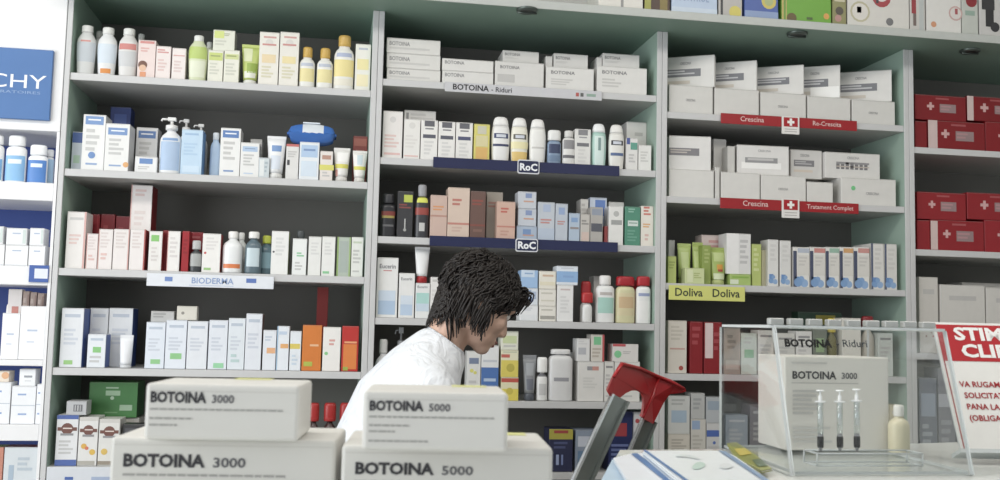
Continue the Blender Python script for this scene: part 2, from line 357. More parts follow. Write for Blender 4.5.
T(333.5, 350.5, 147, 'e4e2de', 'red-edged white squeeze tube with yellow price flag', 'dcd9d4', .16, stripe=[(.3, .46, 'd6cf58', 0, 1), (.55, .9, 'f0efec', .2, .9), (0, .25, 'c98f86', 0, .2)])
rb = C(353, 367.5, 136, '9a4a44', 'maroon carton behind last white tube', [('b', .05, .8, .95, .95, 'b86c5e'), ('t', .2, .62, .8, .72, 'd7a99a', 1)], Y=.11)
T(352.5, 367.5, 150, 'e8e5e0', 'white squeeze tube with yellow flag at maroon carton', 'e0dcd6', .16, stripe=[(.3, .44, 'd6cf58', 0, 1), (.5, .9, 'c4d4da', .3, .7)])
def wipes():
    a, b = at(288, 140, .02), at(335, 140, .02); w = b.x-a.x; z0 = w1['ztop']; z1 = at(311, 122, .02).z; h = z1-z0
    mb = MB(); m = mat('3f74c8', .22); n = 20; vs, fs = [], []
    for j in range(9):
        v = j/8; 
        for i in range(n+1):
            u = i/n; bul = (math.sin(math.pi*u)**.22)*(math.sin(math.pi*v)**.28)
            vs.append(((u-.5)*w, .0+v*.085, h*.5+bul*h*.48+.0015*math.sin(u*40)*(1-bul)))
    for j in range(9):
        v = j/8
        for i in range(n+1):
            u = i/n; bul = (math.sin(math.pi*u)**.22)*(math.sin(math.pi*v)**.28)
            vs.append(((u-.5)*w, .0+v*.085, h*.5-bul*h*.48))
    k = 9*(n+1)
    for j in range(8):
        for i in range(n):
            q = j*(n+1)+i; fs.append((q, q+1, q+n+2, q+n+1)); fs.append((q+k, q+k+n+1, q+k+n+2, q+k+1))
    lw = mat('dfe6ee', .3)
    def white(f):
        if min(f) >= k: return False
        c = f[0]; u, v = (c % (n+1))/n, (c//(n+1))/8
        return .26 <= u <= .70 and v < .55
    mb.add(vs, [f for f in fs if not white(f)], m, True); mb.add(vs, [f for f in fs if white(f)], lw, True)
    for sx in (-1, 1): mb.box(sx*w/2-.004, .012, h*.42, sx*w/2+.004, .073, h*.52, m, .0008)
    o = empty('wipes_packet', ((a.x+b.x)/2, .015, z0+.001)); mb.build('pouch', o)
    lb = MB(); lb.box(-w*.2, .02, h*.955, w*.17, .06, h*1.02, lw, .002)
    t = lb.build('flap', o, (0, 0, 0)); t['label'] = 'white resealable flap'
    tag(o, 'shiny royal blue packet of wipes lying across two white cartons', 'packet')
wipes()

shelf(ZL[2], 'on white-paper-strip shelf', 'L')
pk = [('t', .15, .5, .85, .92, 'd3c6c2', 5), ('b', .0, .0, .06, 1, 'd29a92'), ('t', .2, .2, .8, .4, 'd9aaa2', 2)]
C(67, 86.5, 211.6, 'e5e1dd', 'tallest pink-edged white carton by the post', [('t', .15, .82, .85, .9, FNT, 1), ('t', .15, .4, .85, .6, 'dcb7b0', 3), ('b', .9, 0, 1, 1, 'd6a39b')], d=.08)
C(86.5, 98, 233.5, 'e6dcd9', 'small pink-white carton beside the tall one', pk)
C(98.5, 113, 229, 'e6dfdc', 'pink-white carton, second of four low ones', pk)
C(113.5, 129.5, 229, 'e6dfdc', 'pink-white carton, third of four low ones', [('b', .94, 0, 1, 1, 'c98880')]+pk[:1])
C(130, 145.5, 229, 'e6e0dd', 'pink-white carton with red edge below high column', [('b', .92, 0, 1, 1, 'b4443f')]+pk[:1], side='9f2529')
C(87, 100, 214, '8c1b22', 'dark red carton behind low pink ones, by tall white carton', [('b', .8, .0, .86, 1, 'b0343a')], Y=.13)
C(100.5, 115, 214, '841820', 'dark red carton, middle of three behind pink ones', [('t', .2, .6, .8, .8, 'a5474a', 2)], Y=.13)
C(115.5, 130, 216, '801620', 'dark red carton behind pink ones, by the high column', [('t', .2, .6, .8, .8, 'a5474a', 2)], Y=.13)
C(131, 152.5, 185, 'e4dedb', 'highest white carton with red side, far over its neighbours', [('t', .2, .85, .8, .95, 'd9b6b0', 2), ('b', 0, 0, .05, 1, 'd2a09a'), ('t', .2, .5, .8, .7, 'd8cac6', 3)], Y=.085, d=.09, side='9a1c24')
C(149, 162.5, 231, 'e6e3df', 'white carton with green sticker and red side', [('b', .15, .74, .75, .9, '79c05f'), ('t', .2, .2, .8, .6, 'cfc8c4', 4)], side='a52a2e', sl=False)
C(167.5, 180.5, 231, 'e9e6e2', 'white carton next to bare red carton', [('b', 0, 0, .05, 1, 'd08a84'), ('t', .2, .3, .85, .85, 'd0cbc8', 5)], side='a52026')
C(182, 189.5, 231, 'a81e26', 'plain red carton beside small dark bottle', [('t', .2, .4, .8, .8, '8a1219', 4)])
C(162.5, 168, 230, '8c1a22', 'dark red carton squeezed behind two white ones', (), Y=.06)
C(189, 203, 232, '96202a', 'dark red carton behind small dark bottle', [('t', .2, .8, .8, .9, 'b9696a', 1)], Y=.11)
B(190, 202, 240, '3a3f42', 'small dark bottle with grey cap between red and white cartons', 'b5b7b6', .28, .75, 'round', label=[(.25, .8, 'a5a8a6', .8)])
C(202.5, 221, 233.5, 'eae8e4', 'white carton with red dot and green corner mark', [('o', .16, .5, .07, 'c64a46'), ('t', .2, .55, .9, .9, 'd6d3d0', 4), ('b', .12, .06, .5, .12, '8fc071')], side='b0383a')
B(222, 243, 230.5, 'e6e8e8', 'round-shouldered white bottle with orange word', 'eceae6', .17, .5, 'round', label=[(.14, .26, 'e07b45', .55)], flat=.8)
B(235, 247.5, 232, 'd3d8d6', 'white bottle half hidden behind orange-worded one', 'e3e3df', .17, .5, 'round', Y=.1, flat=.8)
B(245, 262, 231, '5a6e78', 'dark teal bottle with white cap and silver label', 'e6e6e2', .16, .65, 'round', label=[(.2, .72, 'c1d2d8', .5)], flat=.7)
B(259, 274, 235, '55707a', 'dark teal bottle with lime cap', 'b9c23c', .2, .6, 'round', label=[(.2, .7, '7fa0aa', .5)], Y=.05, flat=.7)
C(271.5, 289, 231, 'e9e9e6', 'tall white carton with green side and black dot', [('o', .14, .52, .06, INK), ('t', .25, .4, .85, .85, 'd2d3d1', 5)], side='8fa64a')
C(292.5, 307, 238.5, 'e8eae8', 'white carton with green word below dark bottle tops', [('t', .3, .48, .9, .62, '63bd78', 2), ('t', .2, .1, .8, .36, FNT, 3)])
B(295, 306, 230, '3c4245', 'dark glass bottle behind green-worded carton', '555a5c', .2, .7, 'round', Y=.1)
C(308.5, 321.5, 236.5, 'e6e6e2', 'white carton, first of two blank-faced ones', [('t', .2, .5, .85, .85, 'd4d4d1', 4)])
C(322, 335.5, 236.5, 'e8e8e4', 'white carton with tiny green foot, beside grey-green box', [('b', .1, .06, .6, .12, '7cc58a'), ('t', .2, .5, .85, .85, 'd4d4d1', 4)], side='9fb05a')
C(337, 351, 237, 'b4c0b2', 'grey-green carton with green edges', [('b', 0, 0, .12, 1, '8fae62'), ('b', .88, 0, 1, 1, '9ab874'), ('b', .2, .1, .8, .9, 'a8b4ac')])
C(351.5, 363.5, 237, 'e4e5df', 'white carton ending the row past grey-green box', std('b8c6a8'))

shelf(ZL[3], 'below white-paper-strip shelf', 'L')
bl = [('t', .15, .8, .85, .9, 'aab6c8', 1), ('t', .15, .35, .85, .65, 'c3cad6', 4)]
C(61.5, 84, 308, 'dfe2e6', 'white carton with royal blue side by the post', bl+[('b', .2, .05, .6, .12, '8dc56c')], side='31529e', d=.08)
C(90, 108.5, 308, 'd9dce0', 'tall white carton behind green-stickered small one', bl, Y=.09, d=.08)
C(109, 133, 308, 'dcdfe3', 'wide white carton with royal blue side behind crumpled sachet', bl, Y=.09, d=.08, side='2f4f9b')
C(87.5, 106, 334, 'e0e5ea', 'small white carton with green sticker and blue side', [('b', .3, .45, .75, .62, '7cc26c'), ('t', .15, .75, .85, .88, 'a9b9cc', 1), ('t', .15, .1, .8, .35, FNT, 2)], side='3a5ba6', d=.06)
T(118.5, 132.5, 335, 'e4e6e9', 'white foil sachet tube leaning against blue-sided carton', 'd9dbdd', .1, taper=.85)
y1 = C(146, 165.5, 322, 'dde4ee', 'pale carton with green sticker beneath grey box', bl+[('b', .3, .1, .8, .2, '85c77d')], d=.08)
y2 = C(166, 187, 320, 'dfe5ee', 'pale carton with green sticker beneath cream box', bl+[('b', .25, .2, .8, .32, '85c77d')], d=.08)
C(150.5, 174, 311, 'b9b9b7', 'small grey box lying on the pale cartons', [('t', .1, .3, .9, .8, '8e8e8c', 2)], Y=.04, base=y1, d=.04)
C(176.5, 197, 306, 'd6d2c6', 'small cream box lying on the pale cartons', [('o', .3, .5, .08, '8a8880')], Y=.04, base=y2, d=.04)
C(187.5, 208, 321, 'e0e4ea', 'pale carton beside two stickered ones, nothing on it', bl, d=.08)
C(209, 228, 320, 'dfe4ec', 'pale carton with green sticker low at its foot', bl+[('b', .3, .03, .85, .13, '8bd09a')], d=.08)
C(228.5, 245.5, 318, 'dde4ea', 'pale carton with teal cast beside the tallest one', bl+[('t', .2, .1, .8, .3, 'a8c8c4', 2)], d=.08)
C(246, 262.5, 313.5, 'dfe3ea', 'tallest pale carton with dark side', bl, d=.08, side='7a5a55')
C(263, 276.5, 330, 'e1e5eb', 'short pale carton with orange word', [('b', .3, .42, .95, .56, 'e9a873'), ('t', .15, .7, .85, .85, 'b8c4d6', 2)])
C(277, 289.5, 326, 'e3e8ee', 'slim white carton with orange stripe', [('b', .3, .5, .95, .6, 'e9a45e'), ('t', .15, .75, .8, .88, 'b0c4de', 1), ('b', 0, 0, .08, 1, '9cc0dd')])
C(290, 301.5, 331, 'e2e7ec', 'slim white carton with yellow mark next to orange carton', [('b', 0, .55, .9, .68, 'dcc34a'), ('t', .2, .1, .8, .4, 'bdd0e2', 3)])
C(302.5, 322, 325, 'dd7a2f', 'bright orange carton', [('t', .4, .5, .85, .58, 'f0d3b2', 1), ('b', .1, .1, .55, .2, 'a9c24a')], top='c8312f', d=.07)
C(323, 341, 327, 'ece9e4', 'white carton with red letters and green dot between orange ones', [('t', .35, .55, .8, .72, 'd38078', 2), ('o', .2, .4, .1, '7dcc7f')], d=.07)
C(342, 359, 326, 'c8302a', 'red carton with orange lower half at the end', [('b', .1, .05, .9, .6, 'e8893c'), ('b', .15, .62, .9, .66, 'f0b27a'), ('b', .1, .02, .4, .1, '9ac04c')], d=.07)
C(317, 328.5, 287, '8e2320', 'tall dark red carton rising behind orange carton', [('t', .3, .3, .7, .45, 'a85a4a', 2)], Y=.14)

shelf(ZL[4], 'on lowest shelf by blue sign', 'L')
def oval(c='6b3d33', b='3d5aa6'): return [('b', 0, .92, 1, 1, b), ('o', .5, .73, .28, c), ('b', .05, .69, .95, .76, c), ('t', .3, .71, .72, .75, 'e6d8cf', 1), ('t', .2, .56, .8, .64, DGR, 1)]
v1 = C(56.5, 78.5, 415, 'dedfe1', 'white carton with brown oval and blue foot', oval()+[('t', .15, .2, .85, .5, FNT, 4), ('b', 0, 0, 1, .12, '3f5ca8')], d=.08)
C(79, 98.5, 417, 'dddcd9', 'white carton with brown oval, yellow and red splashes', oval(b='c9c6c0')+[('o', .3, .4, .15, 'd9a23a'), ('o', .75, .28, .16, 'dcae3c'), ('o', .45, .36, .1, 'd76a4a'), ('b', 0, .02, .9, .1, 'a9a49a')], d=.08)
v3 = C(99, 120, 419, 'dad9d4', 'white carton with brown oval half hidden by big box', oval(b='c9c6c0')+[('o', .3, .3, .16, 'd8b04a'), ('b', .0, .02, .9, .1, '8f8473')], d=.08)
C(66, 86.5, 401, 'b8babc', 'small grey carton with barcode on oval-marked carton', [('b', .35, .25, .8, .75, '6b6c70'), ('b', .42, .3, .46, .7, 'c8c8c8'), ('b', .55, .3, .6, .7, 'c8c8c8'), ('b', .68, .3, .71, .7, 'c8c8c8')], base=v1, d=.06)
zc = at(110, 417, .13).z
stk = C(100, 139, 417.5, 'c9c6bf', 'pale carton standing under the green box', std(), Y=.115, d=.12)
C(89, 138, 382, '4f8f4d', 'big leaf-green box with white script', [('b', .34, .62, .64, .76, 'b9d6b4'), ('t', .34, .78, .6, .86, 'd5e6d2', 1), ('b', .64, .2, .9, .36, 'bcd8b8'), ('t', .34, .1, .6, .16, '8fbf8a', 1), ('o', .48, .55, .04, 'cfe3cb')], base=stk, Y=.11, d=.11, side='35623a')
C(122, 144, 424, '3a3a3c', 'dark grey pack beside white oval-marked cartons', [('b', .1, .6, .9, .9, '56565a')], Y=.03, d=.05)
for x0, x1, nm in ((308, 320, 'red-capped dark bottle, first of three by the middle post'), (323, 337, 'red-capped dark bottle, middle of three by the middle post'), (339, 353, 'red-capped dark bottle nearest the white coat')):
    nm = nm.replace('nearest', 'beside')
    B(x0, x1, 403, '3c2422', nm, 'b52a28', .3, .9, 'round', label=[(.2, .7, '6a2b28', .7)], flat=.9, Y=.05)

# ======================= middle bay =======================
shelf(ZM[0], 'on grey-name-strip shelf', 'M')
bt = [('T', .06, .62, .42, .2, 'BOTOINA', '55545a'), ('t', .06, .36, .5, .5, 'bdbbb8', 2)]
b0 = ZM[0]; hh = (at(413, 37, .02).z+at(413, 41, .02).z)/2-b0
for i, nm in enumerate(('lowest of three flat white cartons at the post', 'middle of three flat white cartons at the post', 'topmost of three flat white cartons at the post')):
    mb_top = b0+hh*(i+1)/3
    yt = 84-(84-39)*(i+1)/3
    s_ = C(386.5, 440.5, yt, 'd9d7d2', nm, [('T', .05, .5, .38, .28, 'BOTOINA', '66656a'), ('t', .05, .15, .8, .4, 'c2c0bc', 1)], base=b0+.0008 if i == 0 else s_, d=.12)
s1 = C(442, 493.5, 71.5, 'dcdad6', 'lower of two flat white cartons beside the tallest stack', [('T', .05, .55, .38, .28, 'BOTOINA', '66656a')], d=.12)
C(442, 493.5, 59.5, 'dcdad6', 'upper of two flat white cartons beside the tallest stack', [('T', .05, .55, .38, .28, 'BOTOINA', '66656a')], base=s1, d=.12)
s2 = C(495, 544, 62, 'd8d6d2', 'white carton with smudged grey patch', [('T', .1, .72, .4, .12, 'BOTOINA', '55545a'), ('b', .05, .2, .4, .5, 'bdbbb8')], d=.12)
C(502.5, 539, 51, 'd3d1cd', 'white carton set back upon the smudged one', bt, base=s2, Y=.05, d=.1)
s3 = C(546, 594, 67.5, 'dddbd7', 'plain white carton before two half-hidden ones', [('T', .1, .7, .5, .14, 'BOTOINA', '4d4c52'), ('t', .1, .2, .6, .5, 'c0beba', 3)], d=.12)
C(553.5, 588, 54, 'd4d2cf', 'white carton lying on the plain one, beside tiny one', bt, base=s3, Y=.05, d=.1)
C(545.5, 552.5, 56, 'd0cecb', 'tiny white carton at end of stacked pair, over plain one', (), base=s3, Y=.05, d=.08)
s4 = C(597, 647, 67, 'dedcd8', 'white carton ending the row at the mint panel', [('T', .1, .72, .5, .13, 'BOTOINA', '4d4c52'), ('t', .1, .2, .5, .55, 'c0beba', 3)], d=.12)
C(602.5, 639.5, 54, 'd5d3d0', 'white carton lying on the last one by mint panel', bt, base=s4, Y=.05, d=.1)
C(596.5, 602, 57, 'd0cecb', 'tiny white carton on the last one by mint panel', (), base=s4, Y=.05, d=.08)

shelf(ZM[1], 'on upper navy-rail shelf', 'M')
C(383, 403, 111, 'e6e2de', 'white carton with faint pink lines at the post', [('o', .5, .82, .16, 'd2cfcc'), ('t', .1, .2, .9, .5, 'dfb9b2', 4), ('t', .1, .04, .9, .12, 'e0a8a2', 1)], d=.07)
C(404, 436, 110.5, 'dedcd8', 'wide white carton behind two narrower ones', [('b', .06, .8, .14, .95, '8c8c8c'), ('t', .2, .8, .95, .94, 'c6c4c1', 2)], Y=.1, d=.07)
C(404, 420.5, 119, 'e5e3de', 'white carton with faint crest and pink foot', [('o', .5, .84, .2, 'd6d4d0'), ('t', .1, .25, .9, .6, 'd8d5d0', 4), ('t', .05, .04, .9, .1, 'dfaaa4', 1)], d=.06)
def roc(c='55565e', b='4a4d5c'): return [('b', .2, .84, .8, .98, c), ('t', .25, .74, .75, .8, c, 1), ('b', .12, .55, .88, .64, b), ('t', .2, .1, .8, .48, 'd0cfcd', 4)]
C(421, 438, 120, 'e8e6e2', 'white carton with black block, first of three alike', roc(), d=.06)
C(438.5, 455.5, 121.5, 'e8e6e2', 'white carton with black block, second of three alike', roc(), d=.06)
C(456, 473, 122.5, 'e7e5e1', 'white carton with black block, third beside yellow one', roc(b='3f466a'), d=.06)
C(474, 490, 124, 'd9d06a', 'yellow carton with orange patch', [('b', .22, .74, .78, .95, 'c8c6b8'), ('b', .12, .08, .88, .4, 'dfae62'), ('t', .2, .48, .8, .54, '8e8a4a', 1), ('b', .12, .42, .88, .7, 'd9cfa0')], d=.06)
rl = lambda c: [(.67, .8, c, .5), (.695, .775, 'cfd4de', .3)]
B(492, 511, 116, 'e9e8e6', 'rounded white bottle with navy label beside yellow carton', 'ecebe8', .2, .82, 'oval', label=rl('2e3a6a')+[(.46, .52, '3f4568', .6)], flat=.55)
B(511.5, 529, 117, 'e9e6d6', 'rounded white bottle with yellow foot label', 'ecebe8', .2, .82, 'oval', label=rl('5d5a50')+[(.08, .34, 'e2c070', .7), (.42, .6, 'ece3b0', .8)], flat=.55)
B(530, 547, 118.5, 'eae9e5', 'rounded plain white bottle', 'ecebe8', .2, .82, 'oval', label=[(.45, .5, 'c9c6c2', .5)], flat=.55)
B(548, 562, 129.5, '8298b4', 'short grey-blue bottle with white cap', 'e6e6e4', .28, .95, 'rect', label=[(.5, .85, '3b4668', .55), (.2, .42, '6f86a4', .6)], flat=.6)
B(563, 576, 130, 'dfdedb', 'short white bottle before dark-labelled cartons', 'd5d4d0', .18, .7, 'rect', label=[(.6, .9, '8e8d90', .6), (.3, .4, '6b6b70', .7)], flat=.6)
C(575, 591, 129, 'e0dfdb', 'white carton with dark name block next to mint bottle', roc('7b7b80', '6a6a70'), d=.05, top='2f3c6a')
B(592, 607.5, 123, 'a9cfc4', 'mint green bottle with white cap', 'eef0f0', .2, .86, 'oval', label=[(.1, .9, 'd5e8e2', .4), (.5, .85, '7f9a98', .08)], flat=.6)
B(609.5, 625.5, 124, 'e6e4de', 'rounded white bottle with black label near mint panel', 'e8e6e1', .2, .82, 'oval', label=rl('33343c')+[(.38, .46, '5b6f9a', .55)], flat=.55)
C(626.5, 648, 122, 'dcdad6', 'white carton behind two low ones by mint panel', [('t', .4, .68, .8, .8, 'b5b3b0', 1)], Y=.1, d=.07)
C(626.5, 638, 138, 'e0dedb', 'low white carton with green and navy mark', [('b', .35, .64, .95, .86, '4f9a84'), ('b', 0, .8, .3, 1, '3d4d9a'), ('t', .2, .2, .8, .5, FNT, 3)], d=.06)
C(638.5, 651.5, 145, 'e4e3df', 'lowest white carton in the corner by mint panel', [('t', .15, .3, .85, .75, 'c5c3c0', 4)], d=.06)

shelf(ZM[2], 'on lower navy-rail shelf', 'M')
B(380.5, 397, 193, '2f2f33', 'black bottle with red and yellow words', '3a3a3e', .22, .7, 'rect', label=[(.62, .75, '8a3d35', .6), (.55, .62, 'a5954a', .5), (.3, .36, '6a6a6c', .4)], flat=.7)
C(397.5, 413.5, 191, '38383b', 'black carton with silver figure and lime sticker', [('b', .4, .76, .95, .92, 'c9d44a'), ('t', .1, .6, .9, .72, 'b04a42', 2), ('b', .46, .18, .54, .4, 'c9c9c6'), ('o', .5, .16, .1, 'b0b0ae')], d=.05, top='8f9094')
B(415.5, 430, 184, '3c3c40', 'black bottle with silver cap and lime sticker', '9d9ea2', .22, .6, 'rect', label=[(.55, .72, 'a0453d', .8), (.84, .98, 'd6da52', .5), (.16, .36, 'c4c4c2', .2)], flat=.7)
C(430.5, 447.5, 195, 'cdb0a2', 'pinkish-tan carton with orange word, short', [('t', .15, .62, .85, .75, 'dc8a4a', 2), ('b', .0, .5, 1, .54, 'b9897a')], d=.06)
C(448, 470, 187.5, 'd6bfae', 'pinkish-tan carton with red words, tallest', [('t', .2, .62, .75, .78, 'b55a4e', 2), ('b', 0, .28, 1, .32, 'c47d70'), ('t', .2, .12, .8, .24, 'c9a596', 2)], d=.07)
C(470.5, 486, 191, '6e5148', 'dark brown carton with dull red words', [('t', .1, .68, .9, .82, 'a54a40', 2), ('b', 0, .28, 1, .32, '8d4a40'), ('t', .2, .12, .8, .22, '8f6a5c', 1)], d=.06)
C(486.5, 503, 192, 'a39a8e', 'grey-tan carton behind shorter red-worded one', [('t', .1, .66, .7, .8, 'a86a5c', 2)], Y=.06, d=.07)
C(497, 515.5, 201.5, 'd1ac9a', 'pinkish-tan carton with red word before grey-tan one', [('t', .2, .68, .75, .84, 'c2483e', 2), ('b', 0, .34, 1, .38, 'c47d70'), ('t', .2, .1, .8, .26, 'c09080', 2)], Y=.012, d=.045)
sv = [('b', .4, .62, .75, .9, '7f93c0'), ('t', .3, .3, .85, .46, 'd08a6a', 1)]
a0 = C(516.5, 537, 226, 'a9b8cc', 'silver-blue carton, bottom of stack behind upper sign', [('b', .3, .4, .7, .8, '6f8fc0')]+sv[1:], d=.06)
a1 = C(518, 536.5, 208.5, 'c2c8d2', 'silver-blue carton, middle of stack of three', sv, base=a0, d=.06)
C(518, 536.5, 191.5, 'c6cbd3', 'silver-blue carton, top of stack of three', sv, base=a1, d=.06)
C(538, 555, 202, 'bfc6cf', 'silver-grey carton with red word, wider', [('b', .3, .76, .75, .94, 'a9b9d6'), ('t', .15, .44, .9, .58, 'cb7266', 2), ('b', .0, .05, 1, .35, 'b4c2d4')], d=.06)
C(555.5, 568, 203.5, 'bcc4cf', 'silver-grey carton with red word, narrower', [('b', .25, .72, .75, .9, '8fa6cf'), ('t', .15, .44, .9, .56, 'c4746a', 2)], d=.06)
C(569, 580, 213, 'aebfd2', 'little blue-grey carton with brown word', [('b', .2, .7, .8, .85, '7fa0cc'), ('t', .1, .42, .9, .54, '8a7468', 1)], d=.05)
C(580.5, 588.5, 199, 'd2cfca', 'slim cream carton rising behind two little ones', [('t', .1, .5, .9, .9, 'b0ada8', 4)], Y=.08)
C(580.5, 590, 214, 'c4bfb8', 'little grey-beige carton with small black marks', [('t', .1, .6, .9, .8, '7c7a78', 2), ('b', .1, .1, .9, .4, 'd4b9ae')], d=.05)
C(590.5, 603, 207, 'b0aca6', 'grey carton with black name block under blue one', [('b', .1, .78, .9, .95, '8f99ac'), ('b', .05, .34, .95, .56, '4f525e')], d=.05)
C(590, 607, 197.5, 'c3cddd', 'white and blue carton showing over the grey one', [('b', .3, .62, .9, .95, '5a7cc4'), ('t', .1, .4, .9, .55, 'a2b6d8', 1)], Y=.08)
C(604, 608, 226, '9a4040', 'sliver of red carton beside the black-blocked one', (), Y=.03)
C(609, 623.5, 206, 'e3e2de', 'white carton with grey crest before a taller one', [('o', .5, .8, .2, 'b3b3b0'), ('b', .15, .52, .9, .64, '9a9c9a')], d=.06)
C(608.5, 624, 202, 'cbcac6', 'pale grey carton behind crest-marked one', (), Y=.09, top='b9b9b6')
C(625, 640.5, 206.5, '4f8f76', 'sea-green carton with white panel', [('b', .18, .5, .85, .64, 'e0e6e2'), ('t', .25, .55, .8, .59, '6b8f80', 1), ('t', .2, .82, .8, .95, 'a5cfbe', 2), ('t', .15, .08, .85, .4, '74ab95', 4)], d=.06)
C(641, 655, 206, 'e6dfd4', 'cream carton with red and orange words at mint panel', [('t', .2, .74, .8, .98, 'cc4f42', 3), ('t', .15, .44, .9, .56, 'e0964e', 2), ('t', .3, .1, .7, .3, 'd8a9a0', 2)], d=.06)

shelf(ZM[3], "on shelf at person's head height", 'M')
C(377, 398.5, 257.5, 'e8e8e6', 'tall white carton with pale blue foot at the post', [('T', .12, .82, .76, .075, 'Eucerin', '4a4a52'), ('t', .3, .76, .7, .79, 'c05a58', 1), ('b', .1, .05, .9, .28, 'a9c3e2'), ('b', .1, .28, .9, .45, 'c9d8ea')], d=.07)
C(399, 415, 273, 'e7e7e5', 'white carton with blue foot before upturned tube', [('T', .12, .84, .7, .07, 'Eucerin', '6a6a72'), ('b', .12, .06, .88, .3, 'b4cbe6'), ('b', .12, .3, .88, .5, 'd0ddec')], d=.06)
e3 = C(415.5, 430, 283, 'e5e7e6', 'white carton with teal square beneath upturned tube', [('T', .12, .86, .7, .07, 'Eucerin', '6a6a72'), ('b', .05, .42, .95, .72, 'a5d6cf'), ('b', .05, .2, .95, .42, 'c6d9e8')], d=.08)
T(415, 430.5, 246.5, 'e4e5e5', 'white squeeze tube on red cap, balanced on teal-squared carton', 'b5292e', .19, base=e3, taper=.7)
C(430.5, 447, 277, 'e5e3e0', "white carton with red top behind person's hair", [('t', .1, .84, .8, .94, 'b9b6b4', 1), ('t', .1, .3, .8, .7, 'd4d2cf', 4)], d=.06, top='b03a3c')
g0 = C(519.5, 538, 305, 'e6e8ea', 'white carton, bottom of stack with photo and blue cartons', [('t', .2, .6, .8, .85, 'c3c9d2', 2), ('b', .08, .08, .92, .4, 'dfe2e6')], d=.06)
g1 = C(521, 538, 288, 'dbe2ea', 'white carton with blue-grey photo, middle of its stack', [('b', .05, .1, .6, .9, '8fa4c6'), ('b', .3, .35, .9, .8, 'a8b8d2'), ('o', .6, .3, .15, '6c84b4')], base=g0, d=.06)
C(521, 538, 270, '9dc0e8', "sky blue carton, top of stack by person's forehead", [('b', .0, .6, .8, 1, 'd0dff0'), ('t', .2, .7, .7, .85, '8aa8d0', 1)], base=g1, d=.06)
h0 = C(539, 556, 306, 'e6e2d8', 'cream-white carton, bottom of stack beside blue-topped column', [('t', .12, .62, .8, .8, 'b9b5a8', 1), ('b', .06, .14, .94, .36, '9d9a92')], d=.06)
h1 = C(539, 556, 289, 'e7e3d9', 'cream-white carton, middle of stack beside blue-topped column', [('t', .12, .62, .8, .8, 'c2beb0', 1), ('t', .12, .2, .9, .36, 'cfc9b6', 1)], base=h0, d=.06)
C(539, 556, 271, 'e9e4d6', 'cream-white carton, top of stack beside blue-topped column', [('t', .2, .6, .85, .8, 'c9a080', 1), ('b', .05, .2, .95, .4, 'e5dcc0')], base=h1, d=.06)
k0 = C(557, 573.5, 285, 'e7e7e6', 'tall white carton carrying a blue one', [('t', .2, .82, .8, .9, 'c5a9a8', 1), ('t', .2, .2, .8, .7, 'd5d5d3', 5)], d=.06)
C(556.5, 578, 266, 'dfe6ef', 'white and blue carton topping the tall column', [('b', 0, .15, 1, .72, '85b0e0'), ('t', .3, .3, .8, .5, '5f8ccf', 1), ('t', .2, .8, .8, .92, 'bfc6d0', 1)], base=k0, d=.06)
B(581, 592.5, 281, 'd9d9d6', 'small white bottle with pointed red cap, one behind', 'b32428', .48, .9, 'round', Y=.05)
B(583, 593, 292, 'e4e4e2', 'small white bottle with broad red cap, in front', 'c22a2c', .35, 1.15, 'round', Y=.012)
C(593.5, 600, 276, 'd9d8d4', 'pale carton behind white bottle with teal label', (), Y=.11)
B(597, 616, 275, 'e9eae9', 'white bottle with teal label', 'ecebe8', .2, .62, 'rect', label=[(.25, .66, 'a8d4c8', .6), (.72, .8, 'bfb8b4', .4)], flat=.6)
B(617, 636.5, 276, 'd6d1a4', 'pale yellow see-through bottle with red cap', 'b5202a', .2, .95, 'rect', label=[(.2, .8, 'd9cda2', .75), (.4, .7, 'd3b58a', .5)], flat=.6, name='bottle')
B(637, 652, 276, 'ebeceb', 'white bottle with red cap in the corner', 'c02630', .2, .9, 'rect', label=[(.72, .8, '9aa6cc', .5), (.1, .6, 'f0f0ee', .7)], flat=.6)
C(632, 641, 280, 'b02028', 'red carton glimpsed behind two red-capped bottles', (), Y=.14)

shelf(ZM[4], "on shelf beside white-coated shoulder", 'M')
B(375.5, 392, 339, 'd9dade', 'white bottle half behind white coat', 'dfdfdd', .24, .5, 'round', label=[(.2, .6, 'b9c2d0', .6)], Y=.03, flat=.8)
B(394, 409, 327, '54575e', 'dark pump bottle half behind white coat', 'a9abae', .3, .6, 'round', pump=True, label=[(.2, .6, '6a6e7a', .6)], Y=.05, flat=.8)
C(467, 481, 351, 'd9d9d6', "small grey-white carton with lime spots under person's chin", [('b', .15, .74, .85, .86, '6c7a9a'), ('o', .35, .6, .14, 'd4cf5a'), ('o', .6, .56, .12, 'd4cf5a'), ('t', .15, .1, .8, .4, FNT, 3)], d=.05)
C(481.5, 499, 345.5, 'dfe0e0', 'carton with white top and deep blue lower half', [('t', .1, .66, .9, .74, 'b7bcc6', 1), ('b', 0, .0, 1, .6, '3c68b2'), ('t', .15, .3, .85, .4, '9ab6dc', 1), ('o', .5, .2, .1, '7fa2d2')], d=.05)
yb = [('b', 0, .0, 1, .62, 'dcc94e'), ('o', .55, .34, .24, 'b8a83a'), ('b', 0, .72, .5, .84, 'c85a4e'), ('t', .1, .86, .9, .95, 'bcc2a8', 1)]
t0 = C(501, 518.5, 377, 'e2dcb6', 'yellow and red carton, lower of the yellow two', [('b', 0, .0, 1, .5, 'e0cc48'), ('b', 0, .78, 1, .95, 'c4473c'), ('o', .5, .4, .2, 'c8b63e')], d=.06)
t1 = C(501, 518.5, 350, 'e3dfc0', 'yellow carton with red flash, upper of the yellow two', yb, base=t0, d=.06)
C(501, 518.5, 331, 'dfe0cf', "white-green carton topping yellow ones beside person's mouth", [('b', .1, .35, .9, .75, 'c3d19a'), ('t', .15, .1, .85, .25, FNT, 1)], base=t1, d=.06)
